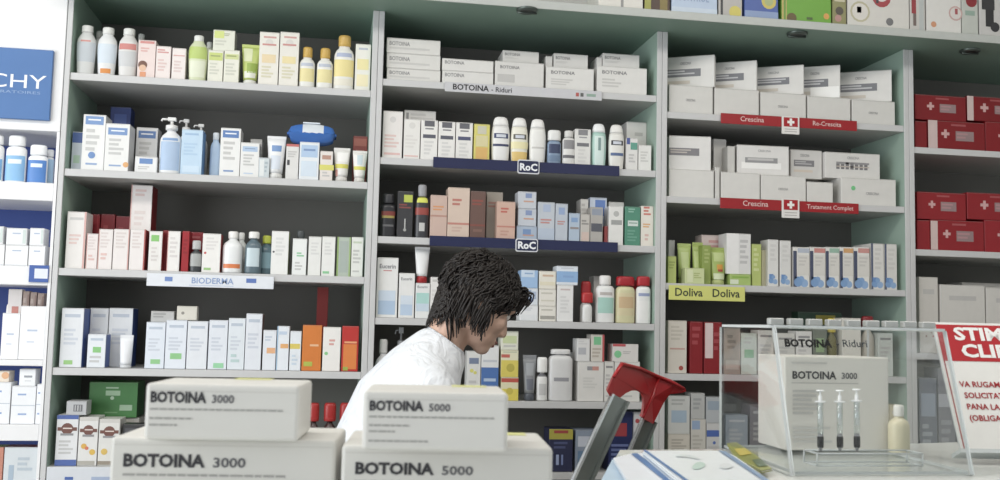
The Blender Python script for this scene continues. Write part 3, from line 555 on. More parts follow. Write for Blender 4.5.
T(523.5, 537.5, 355, '8d9094', 'grey squeeze tube next to yellow stack', '5f646e', .16, stripe=[(.5, .85, 'a5a9ae', .2, .8), (.1, .4, '6f7480', .2, .8)])
B(537.5, 548.5, 357, 'e6e6e4', 'small white-capped bottle between grey tube and big bottle', 'eeeeec', .35, .95, 'round', label=[(.85, .96, '6f7076', .9), (.2, .6, 'c9c9c8', .4)], flat=.8)
B(549.5, 574, 349, 'd8d8d8', 'big square-shouldered pale grey bottle', 'dedede', .1, .8, 'rect', label=[(.42, .5, '9a9aa0', .3)], flat=.55, p=3.2)
B(568, 579, 352, 'c9c9c9', 'pale grey bottle mostly hidden behind the big one', 'cfcfcf', .1, .8, 'rect', Y=.1, flat=.55)
u0 = C(578, 604, 361.5, 'dedcd8', 'broad white carton with red and grey word', [('b', .35, .78, .55, .88, '8e8e94'), ('b', .55, .78, .8, .88, 'c9877c'), ('t', .2, .3, .8, .6, 'cfcdca', 4)], d=.08)
C(577, 590, 338.5, 'e0e0df', 'small white carton standing on the broad one', [('b', .1, .3, .7, .6, 'b5b7be'), ('t', .1, .7, .9, .9, 'cfcfcf', 2)], base=u0, d=.06)
C(591, 604.5, 334.5, 'd9d3c9', 'small carton with green sticker and red edge on broad one', [('b', .2, .62, .75, .92, '6fc38a'), ('b', .85, 0, 1, 1, 'c4484a'), ('t', .1, .1, .8, .5, 'b5a898', 3)], base=u0, d=.06, side='b8403f')
u1 = C(604.5, 614, 361.5, 'dddbd6', 'narrow white carton beside broad red-worded one', std(), d=.07)
u2 = C(614.5, 640, 361.5, 'dedcd7', 'wide white carton behind red ladder top', std('b9b7b4'), d=.07)
C(612.5, 638.5, 344, 'e0ddd9', 'white carton with red corner and green dot above ladder top', [('b', .0, .86, .5, 1, 'c8464c'), ('o', .2, .42, .14, '74cc8c'), ('t', .4, .4, .8, .6, 'b9b7b4', 2)], base=u1, d=.06)

shelf(ZM[5], 'on lowest shelf behind ladder', 'M')
C(549, 573, 429, '2c3050', 'dark navy carton with yellow and red top band', [('b', 0, .76, 1, 1, 'b7ad3c'), ('b', .2, .9, .8, .97, 'b0443c'), ('t', .2, .5, .8, .7, '5a648f', 2), ('b', .3, .16, .42, .4, 'a5b3d6'), ('b', .52, .16, .6, .4, '7f8fc0')], d=.08)
C(575.5, 598, 430, '8793a6', 'blue-grey carton beside dark navy one', [('b', .1, .6, .9, .85, 'c4cad6'), ('b', .1, .1, .7, .5, '5f7f9f')], d=.08)
C(609, 633, 411, '1f2a5c', 'tall navy carton with red patch seen between ladder rails', [('b', .2, .58, .75, .8, 'b23a3c'), ('t', .1, .15, .9, .45, '7f8dc0', 4)], d=.08, Y=.03)
C(634, 645, 412, 'c9c9cc', 'pale carton with red spot behind rear ladder rail', [('o', .3, .85, .2, 'b0383a')], d=.08)

# ======================= bay with the red strips =======================
shelf(ZR[0], 'on upper red-strip shelf', 'R')
lo = lambda c='d2d0cb': [('T', .38, .44, .22, .09, 'CRESCINA', '77767a')]
names = ['plain white carton lying first at the post', 'plain white carton lying second, at start of red strip', 'plain white carton lying in the middle above white cross', 'plain white carton lying fourth, over end of red strip', 'plain white carton lying last by mint panel']
bx = [(669, 713, 85.5), (714.5, 759, 89), (760.5, 806, 93), (807.5, 850.5, 97), (852, 895, 100.5)]
lows = [C(a, b, t, 'd6d4cf', nm, lo() if i in (0, 2, 4) else (), d=.15, sl=True) for i, ((a, b, t), nm) in enumerate(zip(bx, names))]
up = lambda g=False: [('T', .3, .74, .22, .08, 'CRESCINA', '66666c'), ('b', .0, .36, .72, .6, '6c6d74'), ('t', .03, .4, .68, .56, 'b8b9bf', 2), ('b', 0, .14, .5, .24, 'c9bfb2')] + ([('b', .3, .02, .98, .36, 'f4f3f0')] if g else [])  # g adds a near-white block, glare painted onto the lower front
ub = [(669, 711, 56, 'leaning white carton with grey window standing on first lying carton', 0), (714.5, 753, 61.5, 'leaning white carton with grey window standing on second lying carton', 1), (757, 799, 66, 'leaning white carton with grey window standing on third lying carton', 2), (801.5, 836, 66, 'leaning white carton with painted white glare standing on fourth lying carton', 3), (845, 886, 71, 'leaning white carton with grey window standing on last lying carton', 4)]
for a, b, t, nm, i in ub: C(a, b, t, 'dad8d4', nm, up(i == 3), base=lows[i], Y=.055, d=.035 if i < 4 else .04, yaw=-.5)
shelf(ZR[1], 'on lower red-strip shelf', 'R')
bx = [(669, 714, 169.5, 'plain white carton lying first at the post', .15), (721, 760, 172.5, 'plain white carton lying second, before red strip start', .15), (761, 806, 175.5, 'plain white carton lying above the white cross', .15), (807, 833, 182, 'small white carton lying between cross and green-dotted one', .15), (841, 896, 178.5, 'white carton with green dot lying last by mint panel', .13)]
l2 = [C(a, b, t, 'd9d7d2', nm, [('o', .22, .62, .04, '63c47a'), ('T', .45, .4, .24, .1, 'CRESCINA', '8a898c')] if i == 4 else lo() if i == 2 else (), d=d, sl=True) for i, (a, b, t, nm, d) in enumerate(bx)]
C(715.2, 719.8, 167, 'cfcdc8', 'sliver of white carton between first and second lying ones', (), d=.14)
win = [('T', .3, .76, .3, .1, 'CRESCINA', '77777c'), ('b', .1, .42, .75, .64, '77767a'), ('t', .14, .46, .72, .6, 'aaa9ac', 2), ('b', .1, .22, .7, .3, 'd2c4b4')]
C(669, 711, 136, 'e0dedb', 'upright white carton with grey window at the post', [('b', 0, .42, .72, .64, '77767a'), ('t', .03, .46, .7, .6, 'b5aaa2', 2)], base=l2[0], Y=.03, d=.05, yaw=-.1)
C(713.5, 726.5, 139, 'd6d4d0', 'narrow white carton end beside upright windowed one at post', (), base=l2[1], Y=.1, d=.05)
C(727.5, 735, 146, 'cbc9c4', 'thinnest white carton end, half hidden, by narrow one', (), base=l2[1], Y=.05, d=.06)
C(737, 789, 145.5, 'dedcd9', 'upright white carton with shiny bright window', [('T', .4, .78, .25, .08, 'CRESCINA', '8a898c'), ('b', .08, .2, .85, .42, 'f2f1ee'), ('b', .15, .4, .78, .58, '8d8d8f'), ('t', .2, .42, .7, .56, 'b4b3b2', 1)], base=l2[1], Y=.045, d=.06, yaw=-.06)
C(790.5, 822, 150, 'cfcdc9', 'upright white carton with brown-grey window behind cross', win, base=l2[2], Y=.06, d=.06)
C(825, 880, 153, 'd8d6d2', 'upright white carton with row of dark phials on window', [('T', .4, .76, .22, .1, 'CRESCINA', '8a898c')]+[('b', .2+.085*i, .36, .26+.085*i, .62, '6f6e70') for i in range(7)]+[('b', .2, .56, .8, .64, '8c8b8c'), ('b', .2, .44, .8, .48, 'bdb0a4')], base=l2[4], Y=.045, d=.06)

shelf(ZR[2], 'on yellow-strip shelf', 'R')
C(668, 676.5, 256, 'b4c26a', 'small lime carton at the post', [('t', .1, .5, .9, .8, '8a9a4a', 3)], d=.04)
C(668.5, 675, 240, 'b9bab6', 'grey-white carton behind small lime one at the post', (), Y=.09)
T(679, 693, 243, 'b9cc78', 'lime squeeze tube, first in its row', 'a3b35c', .16, taper=.8, stripe=[(.3, .8, 'c9d896', .2, .8)], Y=.05)
C(685, 704.5, 268, 'cdd79c', 'low pale lime carton before the tubes', [('b', .1, .1, .4, .9, 'dbe2b6'), ('t', .45, .3, .9, .7, 'a5b268', 3)], d=.04, Y=.012)
T(693.5, 704.5, 242, 'a9bd66', 'narrow lime squeeze tube above low pale carton', 'a3b35c', .16, taper=.8, stripe=[(.3, .8, 'c5d48a', .1, .5)], Y=.055)
C(702.5, 711, 245, '8fa24c', 'olive green carton before flower tube', [('t', .2, .5, .9, .9, 'b5c27a', 4)], Y=.03, d=.05)
T(711.5, 728.5, 247, '9fb35a', 'green squeeze tube with orange and red flower', 'b9c47e', .14, taper=.78, stripe=[(.32, .5, 'd8973a', .35, .75), (.26, .34, 'b5443a', .4, .75), (.6, .9, 'b9c880', .2, .9), (0, .2, 'd2dcb4', .1, .9)], Y=.02)
C(701.5, 725, 235, 'dcc9c4', 'pinkish white carton behind green flower tube', [('t', .3, .6, .9, .9, 'c98a86', 3)], Y=.1)
mm = C(730, 751, 274, 'a9c46a', 'low bright green carton beneath tall white one', [('t', .1, .5, .9, .8, '7fae3c', 1), ('b', 0, .1, .4, .5, 'e0e6d2')], d=.08, Y=.015)
C(726.5, 751, 233.5, 'dedddb', 'tall white carton with grey half, standing on green one', [('b', .0, .0, .5, 1, 'ecebea'), ('t', .55, .2, .95, .85, 'b7b6b6', 5)], base=mm, d=.07, Y=.02)
C(752, 761.5, 244, 'b6c46c', 'lime carton just past tall white one', [('t', .15, .3, .8, .9, 'd5dba2', 5)], d=.05)
C(761.5, 767, 250, 'cfc9a8', 'beige carton squeezed between lime and white ones', (), Y=.04)
sp = lambda: [('o', .3, .12, .26, '6f9ad0'), ('o', .68, .1, .24, '86abd9'), ('b', .1, .16, .5, .26, '5c8acb'), ('o', .5, .2, .18, '78a2d6')]
def pill(c, extra=()): return [('b', .28, .86, 1, .97, c), ('b', .0, 0, .22, .9, '39415e'), ('b', .28, .3, 1, .8, 'd9d6cf'), ('t', .35, .5, .95, .76, 'c2bfb8', 3)] + sp()
C(768, 778.5, 239.5, 'dfdedb', 'tall white carton with blue splash, first of blue-footed row', sp()+[('t', .2, .5, .85, .9, 'cfcecb', 4)], d=.06)
C(780, 791, 240.5, 'dddcd9', 'tall white carton with blue splash, second of blue-footed row', sp()+[('t', .2, .5, .85, .9, 'cfcecb', 4)], d=.06)
for (a, b, t, c, nm) in ((793, 809.5, 247, 'b3bccc', 'blue-footed white carton with pale blue top'), (809.8, 825.3, 247, 'd08078', 'blue-footed white carton with red top beside pale blue one'), (825.6, 839.3, 247, '8fb8a2', 'blue-footed white carton with green top'), (839.6, 853.3, 247, 'd59a5c', 'blue-footed white carton with orange top'), (853.6, 869.5, 247, 'cf8a82', 'blue-footed white carton with pink-red top beside orange one')):
    C(a, b, t, 'e3e1dc', nm, pill(c), d=.06)
C(862, 871, 244.5, 'd6d4cf', 'pale carton behind pink-red-topped one', (), Y=.09)
C(870.8, 884, 243.5, 'dcdad5', 'taller blue-footed carton, last but one by mint panel', [('b', 0, 0, .16, 1, '46506e')]+sp()+[('t', .3, .4, .9, .9, 'cbc9c4', 5)], d=.06)
C(884.4, 897, 244, 'd9d7d2', 'taller blue-footed carton, last by mint panel', [('b', 0, 0, .16, 1, '46506e')]+sp()+[('t', .3, .4, .9, .9, 'cbc9c4', 5)], d=.06)

shelf(ZR[3], 'on shelf below yellow strip', 'R')
C(668, 687, 320.5, 'd9d2c6', 'beige carton with red seal at its foot', [('o', .7, .1, .12, 'b04038'), ('t', .15, .6, .85, .9, 'c4bcae', 4), ('b', .1, .45, .9, .48, 'c99a90')], d=.06)
C(690, 703, 321.5, '93171f', 'dark red carton beside beige one', [('t', .15, .5, .9, .9, 'b8555a', 3)], d=.06)
C(704, 722, 322, '93171f', 'dark red carton with white tag', [('b', .05, .3, .5, .98, 'e4dcd8'), ('t', .55, .4, .95, .8, 'b8555a', 3)], d=.06)
C(724, 740.5, 328, 'a89d92', 'brownish grey carton behind case edge', [('t', .2, .5, .8, .85, '7f766e', 3), ('b', .1, .1, .9, .3, 'c4bdb2')], d=.06)
C(741, 757, 333, 'c5cfc4', 'pale carton with green mark behind acrylic case', [('b', .2, .4, .8, .6, '6fb07f'), ('t', .2, .7, .8, .9, FNT, 2)], d=.06)
C(758, 774, 330, 'd5d3cc', 'pale carton behind clear case front edge', std(), d=.06)
C(776, 795, 333, 'd0cec8', 'dull white carton seen through the case', std(), d=.06)
C(796, 812, 331, 'dcdad6', 'brightest white carton seen through the case', std(), d=.06)
C(813, 827, 329, '6d7466', 'dark olive carton seen through the case', [('b', .2, .5, .8, .8, '8fae7a')], d=.06)
B(828, 838, 318, '6f6a3a', 'olive bottle with yellow cap above the case', 'c9b53a', .25, .8, 'round', Y=.03)
C(842, 861, 318, 'd9d6cc', 'cream carton whose top clears the case', [('b', .1, .8, .9, .95, 'b4afa2')], d=.06)
B(863, 876, 316, 'b8b2a4', 'pale bottle with dark red cap above the case', '8e1c24', .2, .9, 'round', Y=.03)
C(798, 842, 312, '33503e', 'dark green carton showing over white ones behind clear case', [('b', .4, .8, .85, .95, 'b5a53a')], Y=.13, d=.05)
C(878, 893, 333, 'cfd6cf', 'pale green-white carton against mint panel', std(), d=.06)

shelf(ZR[4], 'on lowest shelf behind papers', 'R')
z0 = C(668, 690, 434, 'cfc9bd', 'beige carton, lower of two at the post', [('t', .15, .3, .9, .8, 'a8a296', 4)], d=.07)
C(668, 690, 396, 'c9cbc8', 'beige carton with blue picture, upper of two at post', [('b', .15, .3, .85, .62, '9db4c9'), ('t', .15, .72, .9, .92, 'a3a6a4', 2)], base=z0, d=.07)
z1 = C(691, 706, 419, 'cbc8c0', 'beige carton with blue square under smaller one', [('b', .05, .74, .6, .96, '8fa8cc'), ('t', .1, .2, .9, .6, 'b4b0a6', 4)], d=.07)
C(691, 705, 393, 'b9bab8', 'grey carton on blue-squared beige one', [('t', .15, .3, .8, .8, '96999c', 3)], base=z1, d=.06)
z2 = C(706.5, 722, 423, 'c9c9c8', 'white carton with royal blue label behind case edge', [('b', .0, .62, .95, .8, '3f5fb4'), ('o', .5, .45, .1, '4a68b8'), ('t', .1, .1, .9, .35, FNT, 3)], d=.07)
C(706, 722, 397, 'b4b9bd', 'grey-blue carton on royal-blue-labelled one', [('b', .1, .5, .9, .85, '94a4b4')], base=z2, d=.06)
for a, b, t, c, nm in ((726, 748, 415, '8f9aa6', 'blue-grey carton seen through the case side'), (750, 772, 405, '6f6a70', 'dark grey carton seen through the case side'), (890, 903, 405, 'd8cfae', 'cream carton seen behind case by mint panel')):
    C(a, b, t, c, nm, std('c9c9c9'), d=.07)

# ======================= end bay =======================
cr = lambda: [('x', .3, .55, .07, 'd9b3b0'), ('b', .48, .32, .8, .66, '9a8a8a'), ('t', .5, .36, .78, .6, 'c4b8b8', 2), ('t', .4, .78, .66, .9, 'b86a6c', 1)]
shelf(ZF[0], "on end bay's upper shelf", 'F')
f0 = C(915, 927, 121, '8a1219', 'red carton end, lower tier, against the post', (), d=.12)
f1 = C(928, 985, 121.5, '8a1119', 'red carton with white cross, lower tier', [('b', 0, .02, .16, 1, 'd9ccc6')]+cr(), d=.12)
f2 = C(985.5, 1040, 123, '8e131b', 'red carton with white cross, lower tier, cut by photo edge', cr(), d=.12)
C(915, 966, 95.5, '88121a', 'red carton with white cross, upper tier, at post', cr(), base=f1, d=.12)
C(967, 1024, 97.5, '840f17', 'red carton with white cross, upper tier, cut by photo edge', [('b', 0, .0, .11, 1, 'd9ccc6')]+cr(), base=f2, d=.12)
shelf(ZF[1], "on end bay's second shelf", 'F')
f0 = C(917, 930, 220, '99161f', 'red carton end, lower tier, against the post', (), d=.12)
f1 = C(930.5, 984, 220.5, '9a1620', 'red carton with white cross, lower tier', [('b', 0, .02, .13, .96, 'd9ccc6')]+cr(), d=.12)
f2 = C(984.5, 1040, 221, 'a01a24', 'red carton with white cross, lower tier, cut by photo edge', cr(), d=.12)
C(917, 966, 192.5, '99161f', 'red carton with white cross, upper tier, at post', cr(), base=f1, d=.12)
C(967, 1024, 193.5, '99161f', 'red carton with white cross, upper tier, cut by photo edge', cr(), base=f2, d=.12)
shelf(ZF[2], 'in end bay below red cartons', 'F')
fl = lambda: [('o', .35+.09*i, .22+.05*((i*7) % 4), .045, c) for i, c in enumerate(('8a6a60', 'a5544c', '5f5a54', '9a8a7a', 'b0544c', '6f665c'))] + [('t', .2, .72, .8, .84, FNT, 1)]
C(919, 938, 277, 'cfcbc4', 'narrow white carton with small flower print', fl(), d=.08)
C(940, 985, 285, 'd3d0ca', 'wide white carton with flower print', fl(), d=.09)
C(962, 1010, 283, 'c9c6c0', 'white carton behind wide flower-printed one', (), Y=.12, d=.09)
C(986, 1035, 288, 'd3d0ca', 'wide white carton with flower print, cut by photo edge', fl(), d=.09)
shelf(ZF[3], "on end bay's lowest seen shelf", 'F')
C(919, 937, 378, '6c7382', 'slate blue carton by the post behind clear case', [('b', .1, .5, .9, .8, '9aa6ba'), ('t', .15, .1, .8, .4, 'b5bac4', 3)], d=.08)
C(938, 955, 368, '7d7f88', 'grey carton with pale band behind notice edge', [('b', .0, .55, 1, .7, 'b9bcc6'), ('t', .15, .1, .8, .4, 'a9acb4', 3)], d=.08)
C(956, 985, 374, '4f5563', 'dark slate carton behind the notice', [('b', .1, .5, .9, .8, '8a93a6')], d=.08)
# ---------------------------------------------------------------- the room
wallm = mat('d8d6d0', .8, 0, .03, 6); ceilm = mat('e2e1dc', .9, 0, .02, 4); floorm = mat('a8a39a', .35, 0, .1, 3)
def slab(name, x0, y0, z0, x1, y1, z1, m): return struct(MB().box(x0, y0, z0, x1, y1, z1, m).build(name))
slab('floor', -3.2, -5.5, -.1, 4.2, .6, 0, floorm)
slab('ceiling', -3.2, -5.5, 3.15, 4.2, .6, 3.25, ceilm)
slab('wall_back', -3.2, .46, 0, 4.2, .6, 3.15, wallm)
slab('wall_right', 4.1, -5.5, 0, 4.2, .46, 3.15, wallm)
# daylight side: a shop window between a low wall, a lintel and two piers
slab('wall_left', -3.2, -5.5, 0, -3.1, .46, .45, wallm)
slab('wall_left_lintel', -3.2, -5.5, 2.7, -3.1, .46, 3.15, wallm)
slab('wall_left_pier', -3.2, -.6, .45, -3.1, .46, 2.7, wallm)

# ---------------------------------------------------------------- shelving
GREEN = mat('a3bdae', .55, 0, .04, 12); EDGE = mat('c9c9c9', .45, 0, .03, 30); SHELFM = mat('bcbcba', .5, 0, .03, 20); BACKM = mat('777570', .75, 0, .05, 10)
TOPZ = H + .946
def unit(xa, xb, zs, label, ta, tb, depth=.36, zb=None):
    root = empty('shelving_unit', ((xa+xb)/2, .18, 0))
    ox = (xa+xb)/2
    for x0, x1 in ((xa, xa+ta), (xb-tb, xb)):
        m = MB(); m.box(x0-ox, .004-.18, .0, x1-ox, depth-.18, TOPZ-.0005, GREEN)
        m.box(x0-ox, -.18, .0, x1-ox, .0045-.18, TOPZ-.0005, EDGE, .0012)
        m.build('side_panel', root)
    MB().box(xa+ta-ox, depth-.012-.18, .02, xb-tb-ox, depth-.18, TOPZ-.001, BACKM).build('back_panel', root)
    for z in list(zs) + [zs[-1]-.3, .1]:
        m = MB(); m.box(xa+ta-ox+.0005, .006-.18, z-SH_T, xb-tb-ox-.0005, depth-.0125-.18, z, SHELFM)
        m.box(xa+ta-ox+.0005, .0035-.18, z-SH_T-.0005, xb-tb-ox-.0005, .0065-.18, z+.0003, EDGE, .0008)
        m.build('shelf', root)
    tag(root, label, 'shelving', 'shelving along the back wall'); return root
unit(XA, XB-.0005, ZL, 'grey-fronted shelving bay with mint panel beside the blue sign', .015, .017)
unit(XB+.0005, XC-.0005, ZM, 'grey-fronted shelving bay directly behind the person', .0165, .0165)
unit(XC+.0005, XD-.0005, ZR, 'grey-fronted shelving bay with two red label strips', .017, .017)
unit(XD+.0005, 2.7, ZF, 'grey-fronted end shelving bay holding dark red cartons', .017, .017)

# cornice slab over all four bays, with three little downlights under its overhang
croot = empty('cornice', (.8, .1, TOPZ))
m = MB(); m.box(-1.59, -.231, .0, 1.95, .26, .024, mat('86a394', .55, 0, .04, 12)); m.box(-1.59, -.235, -.0005, 1.95, -.2305, .0245, mat('b9bdb8', .45), .001); m.build('top_board', croot)
CE = .1-.235                       # world y of its front edge
chr_ = mat('5f6a64', .35, .6)
for px, py in ((527, 9), (797, 33), (970, 50)):
    p = on(px, py, TOPZ)
    m = MB(); M_ = Matrix.Translation((p.x-.8, p.y-.1, -.0005))
    m.lathe([(.032, 0), (.032, -.005), (.028, -.009), (.024, -.009)], chr_, n=24, M=M_, cap=False)
    m.lathe([(.024, -.009), (.02, -.003), (.0, -.002)], mat('3c4340', .4, .2), n=24, M=M_, cap=False)
    m.tube([(p.x-.8-.03, p.y-.1, -.012), (p.x-.8, p.y-.1, -.014), (p.x-.8+.03, p.y-.1, -.012)], .003, chr_, 6)
    o = m.build('downlight', croot); o['label'] = 'small unlit chrome downlight ring'
tag(croot, 'long overhanging pale green cornice board topping all shelving bays', 'cornice')

# ---------------------------------------------------------------- strips on the shelf edges
def strip(x0, x1, yl, yr, hl, col, look, name, texts=(), Y=-.0035, marks=(), cat='label'):
    # a card strip on a shelf edge, its top edge running from (x0, yl) to (x1, yr)
    a, b = at(x0, yl, Y), at(x1, yr, Y); c = at(x0, yl+hl, Y)
    w = b.x-a.x; h = a.z-c.z; z0 = (a.z+b.z)/2-h
    mb = MB(); mb.box(0, 0, 0, w, .0025, h, mat(col, .4), .0006)
    for t in texts:                 # (u, v, width fraction, string, colour, bold)
        mb.text(t[3], t[0]*w, t[1]*h, 1, -.0006, mat(t[4], .45), t[5], t[2]*w)
    for q in marks: prints(mb, [('b', q[0]-.0+0, q[1], q[2], q[3], q[4])], w, h, -.0002) if False else mb.add([(q[0]*w, -.0004, q[1]*h), (q[2]*w, -.0004, q[1]*h), (q[2]*w, -.0004, q[3]*h), (q[0]*w, -.0004, q[3]*h)], [(0, 1, 2, 3)], mat(q[4], .45))
    o = mb.build(name, None, (a.x, Y, z0)); tag(o, look, cat); return o
strip(147, 274, 273.2, 276.5, 12.8, 'dfe3ea', 'white paper strip with faint blue capital letters on shelf edge', 'shelf_label', [(.35, .3, .33, 'BIODERMA', '8ba3cf', .02)], marks=[(.14, .4, .2, .75, '6f8cc8'), (.78, .45, .86, .8, '5b78bd'), (.33, .12, .68, .17, 'b9c6de')])
strip(445, 602, 82.2, 90.8, 9.6, 'c6c6ca', 'grey name strip with bold black word on shelf edge', 'shelf_label', [(.05, .25, .225, 'BOTOINA', '17171b', .03), (.29, .25, .13, '- Riduri', '4a4a50', .02)], marks=[(.83, .3, .85, .7, 'b5504a'), (.86, .3, .88, .7, '5a5a5a'), (.9, .35, .96, .65, '8aa596')])
def rail(x0, x1, yl, yr, hl, sx0, sx1, syt, syb, which):
    o = strip(x0, x1, yl, yr, hl, '1c2350', 'navy blue shelf-edge rail %s' % which, 'shelf_rail')
    a, b = at(sx0, syt, -.009), at(sx1, syb, -.009); w, h = b.x-a.x, a.z-b.z
    mb = MB(); pts = []
    for cx, cz, a0 in ((w-.006, h-.006, 0), (.006, h-.006, 90), (.006, .006, 180), (w-.006, .006, 270)):
        for k in range(5): t = math.radians(a0+k*22.5); pts.append((cx+.006*math.cos(t), cz+.006*math.sin(t)))
    mb.prism(pts, 0, .005, mat('d9dbe0', .35))
    s = .92; mb.prism([(w/2+(x-w/2)*s, h/2+(z-h/2)*.84) for x, z in pts], -.0005, .0002, mat('20264c', .35))
    mb.text('RoC', w*.1, h*.24, 1, -.0012, mat('eceef2', .35), .05, w*.8)
    sg = mb.build('rail_sign', None, (a.x, -.009, b.z)); sg.parent = o; sg.matrix_parent_inverse = Matrix.Translation(-o.location)
    sg['label'] = 'white-bordered navy plate with three white letters'
rail(433.4, 619.5, 157, 165.8, 10.6, 517.8, 539.3, 159.3, 174.4, 'carrying white-lettered plate under rounded white bottles')
rail(429.8, 618, 237.2, 240.8, 10.2, 515.8, 537.8, 238.3, 252.2, "carrying white-lettered plate above the person's hair")
def redstrip(x0, x1, yl, yr, h, w1, w2, cx0, cx1, cyt, cyb, look, u1, wd1, u2, wd2):
    o = strip(x0, x1, yl, yr, h, 'a8141c', look, 'shelf_label', [(u1, .32, wd1, w1, 'e3c4bf', .01), (u2, .32, wd2, w2, 'e3c4bf', .01)])
    a, b = at(cx0, cyt, -.008), at(cx1, cyb, -.008); w, h = b.x-a.x, a.z-b.z
    mb = MB(); mb.box(0, 0, 0, w, .0035, h, mat('e4e1dd', .4), .0006)
    rd = mat('b3131f', .4); mb.box(.1*w, -.0005, .42*h, .9*w, .0005, .94*h, rd)
    wm = mat('f0eeea', .4); c = (w/2, .68*h); r = .2*w
    mb.box(c[0]-r, -.001, c[1]-r*.34, c[0]+r, 0, c[1]+r*.34, wm); mb.box(c[0]-r*.34, -.0012, c[1]-r, c[0]+r*.34, 0, c[1]+r, wm)
    for k in range(2): mb.box(.15*w, -.0004, (.12+.13*k)*h, .85*w, .0002, (.17+.13*k)*h, mat('b9b5b2', .5))
    sg = mb.build('cross_plate', None, (a.x, -.008, b.z)); sg.parent = o; sg.matrix_parent_inverse = Matrix.Translation(-o.location); sg['label'] = 'white plate with white cross on red'
redstrip(721, 857, 112.3, 121.6, 10.3, 'Crescina', 'Re-Crescita', 782, 799.5, 116, 134.6, 'red label strip, upper one, with white cross plate', .14, .17, .67, .21)
redstrip(720.3, 858.7, 197, 204.2, 10.6, 'Crescina', 'Tratament Complet', 782, 799.5, 198.3, 218.4, 'red label strip, lower one, with white cross plate', .16, .18, .62, .34)
strip(669, 745, 284.8, 287.5, 14.6, 'd8da72', 'yellow-green label strip with dark plant-brand lettering on shelf edge'.replace('plant-brand', 'handwritten-like'), 'shelf_label', [(.08, .3, .36, 'D', '3d4430', .02), (.58, .3, .36, 'D', '3d4430', .02)] if False else [(.08, .28, .36, 'D\u00f3liva'.replace('\u00f3', 'o'), '3d4430', .02), (.57, .28, .36, 'Doliva', '3d4430', .02)])
strip(47, 117, 466.5, 467.5, 26, 'd2d6dc', 'white shelf-edge strip with blue marks at the lowest shelf', 'shelf_label', marks=[(.26, .5, .38, .62, '4768b0'), (.64, .44, .92, .62, '9fb0cc')])

# ---------------------------------------------------------------- equipment boxes on the cornice
TB = TOPZ+.0245
def tb(x0, x1, ybot, h, col, look, pr, d=.14, side=None):
    a, b = at(x0, ybot, CE+.015), at(x1, ybot, CE+.015); w = b.x-a.x-.002
    mb = MB(); mb.box(-w/2, 0, 0, w/2, d, h, mat(col, .4), .001); prints(mb, pr, w, h, 0)
    if side: mb.add([(-w/2-.0004, 0, 0), (-w/2-.0004, d, 0), (-w/2-.0004, d, h), (-w/2-.0004, 0, h)], [(0, 1, 2, 3)], mat(side, .4))
    o = mb.build('carton', None, ((a.x+b.x)/2, CE+.012, TB)); tag(o, look, 'box', 'equipment cartons on the cornice'); return o
tb(598, 643, 0, .16, 'd9d5cc', 'white carton on the cornice beside olive-edged dark one', [('b', .5, .0, .56, .2, '8a8a88'), ('t', .1, .1, .4, .3, 'b0aeaa', 2)])
tb(644, 670, 2, .17, '4a3226', 'dark brown carton with olive edge on the cornice', [('b', 0, 0, .25, 1, '9a9a3a'), ('b', .6, .0, .9, .3, '7d6a2e')])
tb(671, 717, 6, .15, 'b4c6de', 'pale blue carton with blue capital word on the cornice', [('T', .12, .26, .7, .18, 'CONTROL', '6a8bc0'), ('b', 0, .0, 1, .12, 'c2d0e2')])
tb(718, 742, 9, .15, 'b5b1ac', 'grey carton with black strap picture and yellow corner on the cornice', [('b', .08, .0, .18, .6, '2a2a30'), ('o', .7, .1, .26, 'cfc04a'), ('b', .3, .4, .9, .9, 'c9c5be')])
tb(744, 778, 13, .15, '4560ac', 'blue carton with yellow disc on the cornice', [('o', .72, .38, .22, 'cbb84a'), ('o', .72, .38, .13, 'a5b070'), ('b', 0, 0, 1, .16, '7f97c4'), ('b', .1, .5, .4, .9, 'c9cfdd')])
tb(781, 831, 18, .17, '6aa832', 'bright green carton on the cornice', [('b', 0, 0, .1, 1, 'b9a552'), ('b', .04, 0, .08, 1, '5f8f2c'), ('o', .2, .06, .1, '5c4a22'), ('o', .9, .14, .06, 'd9953c'), ('b', .5, .05, .62, .1, '3f5a22')])
tb(832, 846, 21, .15, '8f8c5c', 'narrow olive carton with reddish picture on the cornice', [('o', .5, .3, .3, '4a4238'), ('o', .4, .14, .25, 'b5807a'), ('b', .1, .5, .9, .9, 'c4bd9a')])
def loop(mb_, w, h, cx, cz, r, c): pass
tb(847, 909, 26, .16, 'd5d2cb', 'white monitor carton with red looped tube picture on the cornice', [('o', .2, .3, .16, 'b9b290'), ('o', .2, .3, .13, 'd8d4cb'), ('o', .55, .62, .15, 'a8343a'), ('o', .55, .68, .11, 'd5d2cb'), ('b', .46, .5, .5, .7, '3a3a3e'), ('o', .68, .14, .06, '6a6a6c'), ('b', .15, .28, .22, .4, '77777a')])
tb(909.5, 925, 31, .16, 'c9c6c0', 'slim white carton with dark red stripe on the cornice', [('b', .1, .35, .4, .95, '9a2a30'), ('b', .2, .1, .4, .35, '6b5a54'), ('b', .6, 0, .9, 1, 'b5bab8')])
tb(926, 961, 32, .16, 'dbd9d4', 'white carton with pale red ring and orange dot on the cornice', [('o', .2, .16, .08, 'cf8a62'), ('o', .84, .42, .2, 'c9a09a'), ('o', .84, .42, .16, 'd6cfca'), ('b', .82, .4, .9, .52, 'a8444a')])
tb(961.5, 978, 38, .16, 'bfc3bb', 'grey-green carton with red top picture on the cornice', [('o', .6, .7, .35, '8e1c24'), ('b', .2, .4, .8, .5, '8aa596')])
tb(979, 1030, 39, .16, 'c9c7c4', 'pale carton with thick black cuff picture, last on the cornice', [('b', .12, .2, .28, .95, '202024'), ('b', .05, .55, .3, .8, '2a2a2e'), ('o', .3, .2, .09, '26262a'), ('t', .5, .4, .9, .8, 'a9a8a6', 3)])

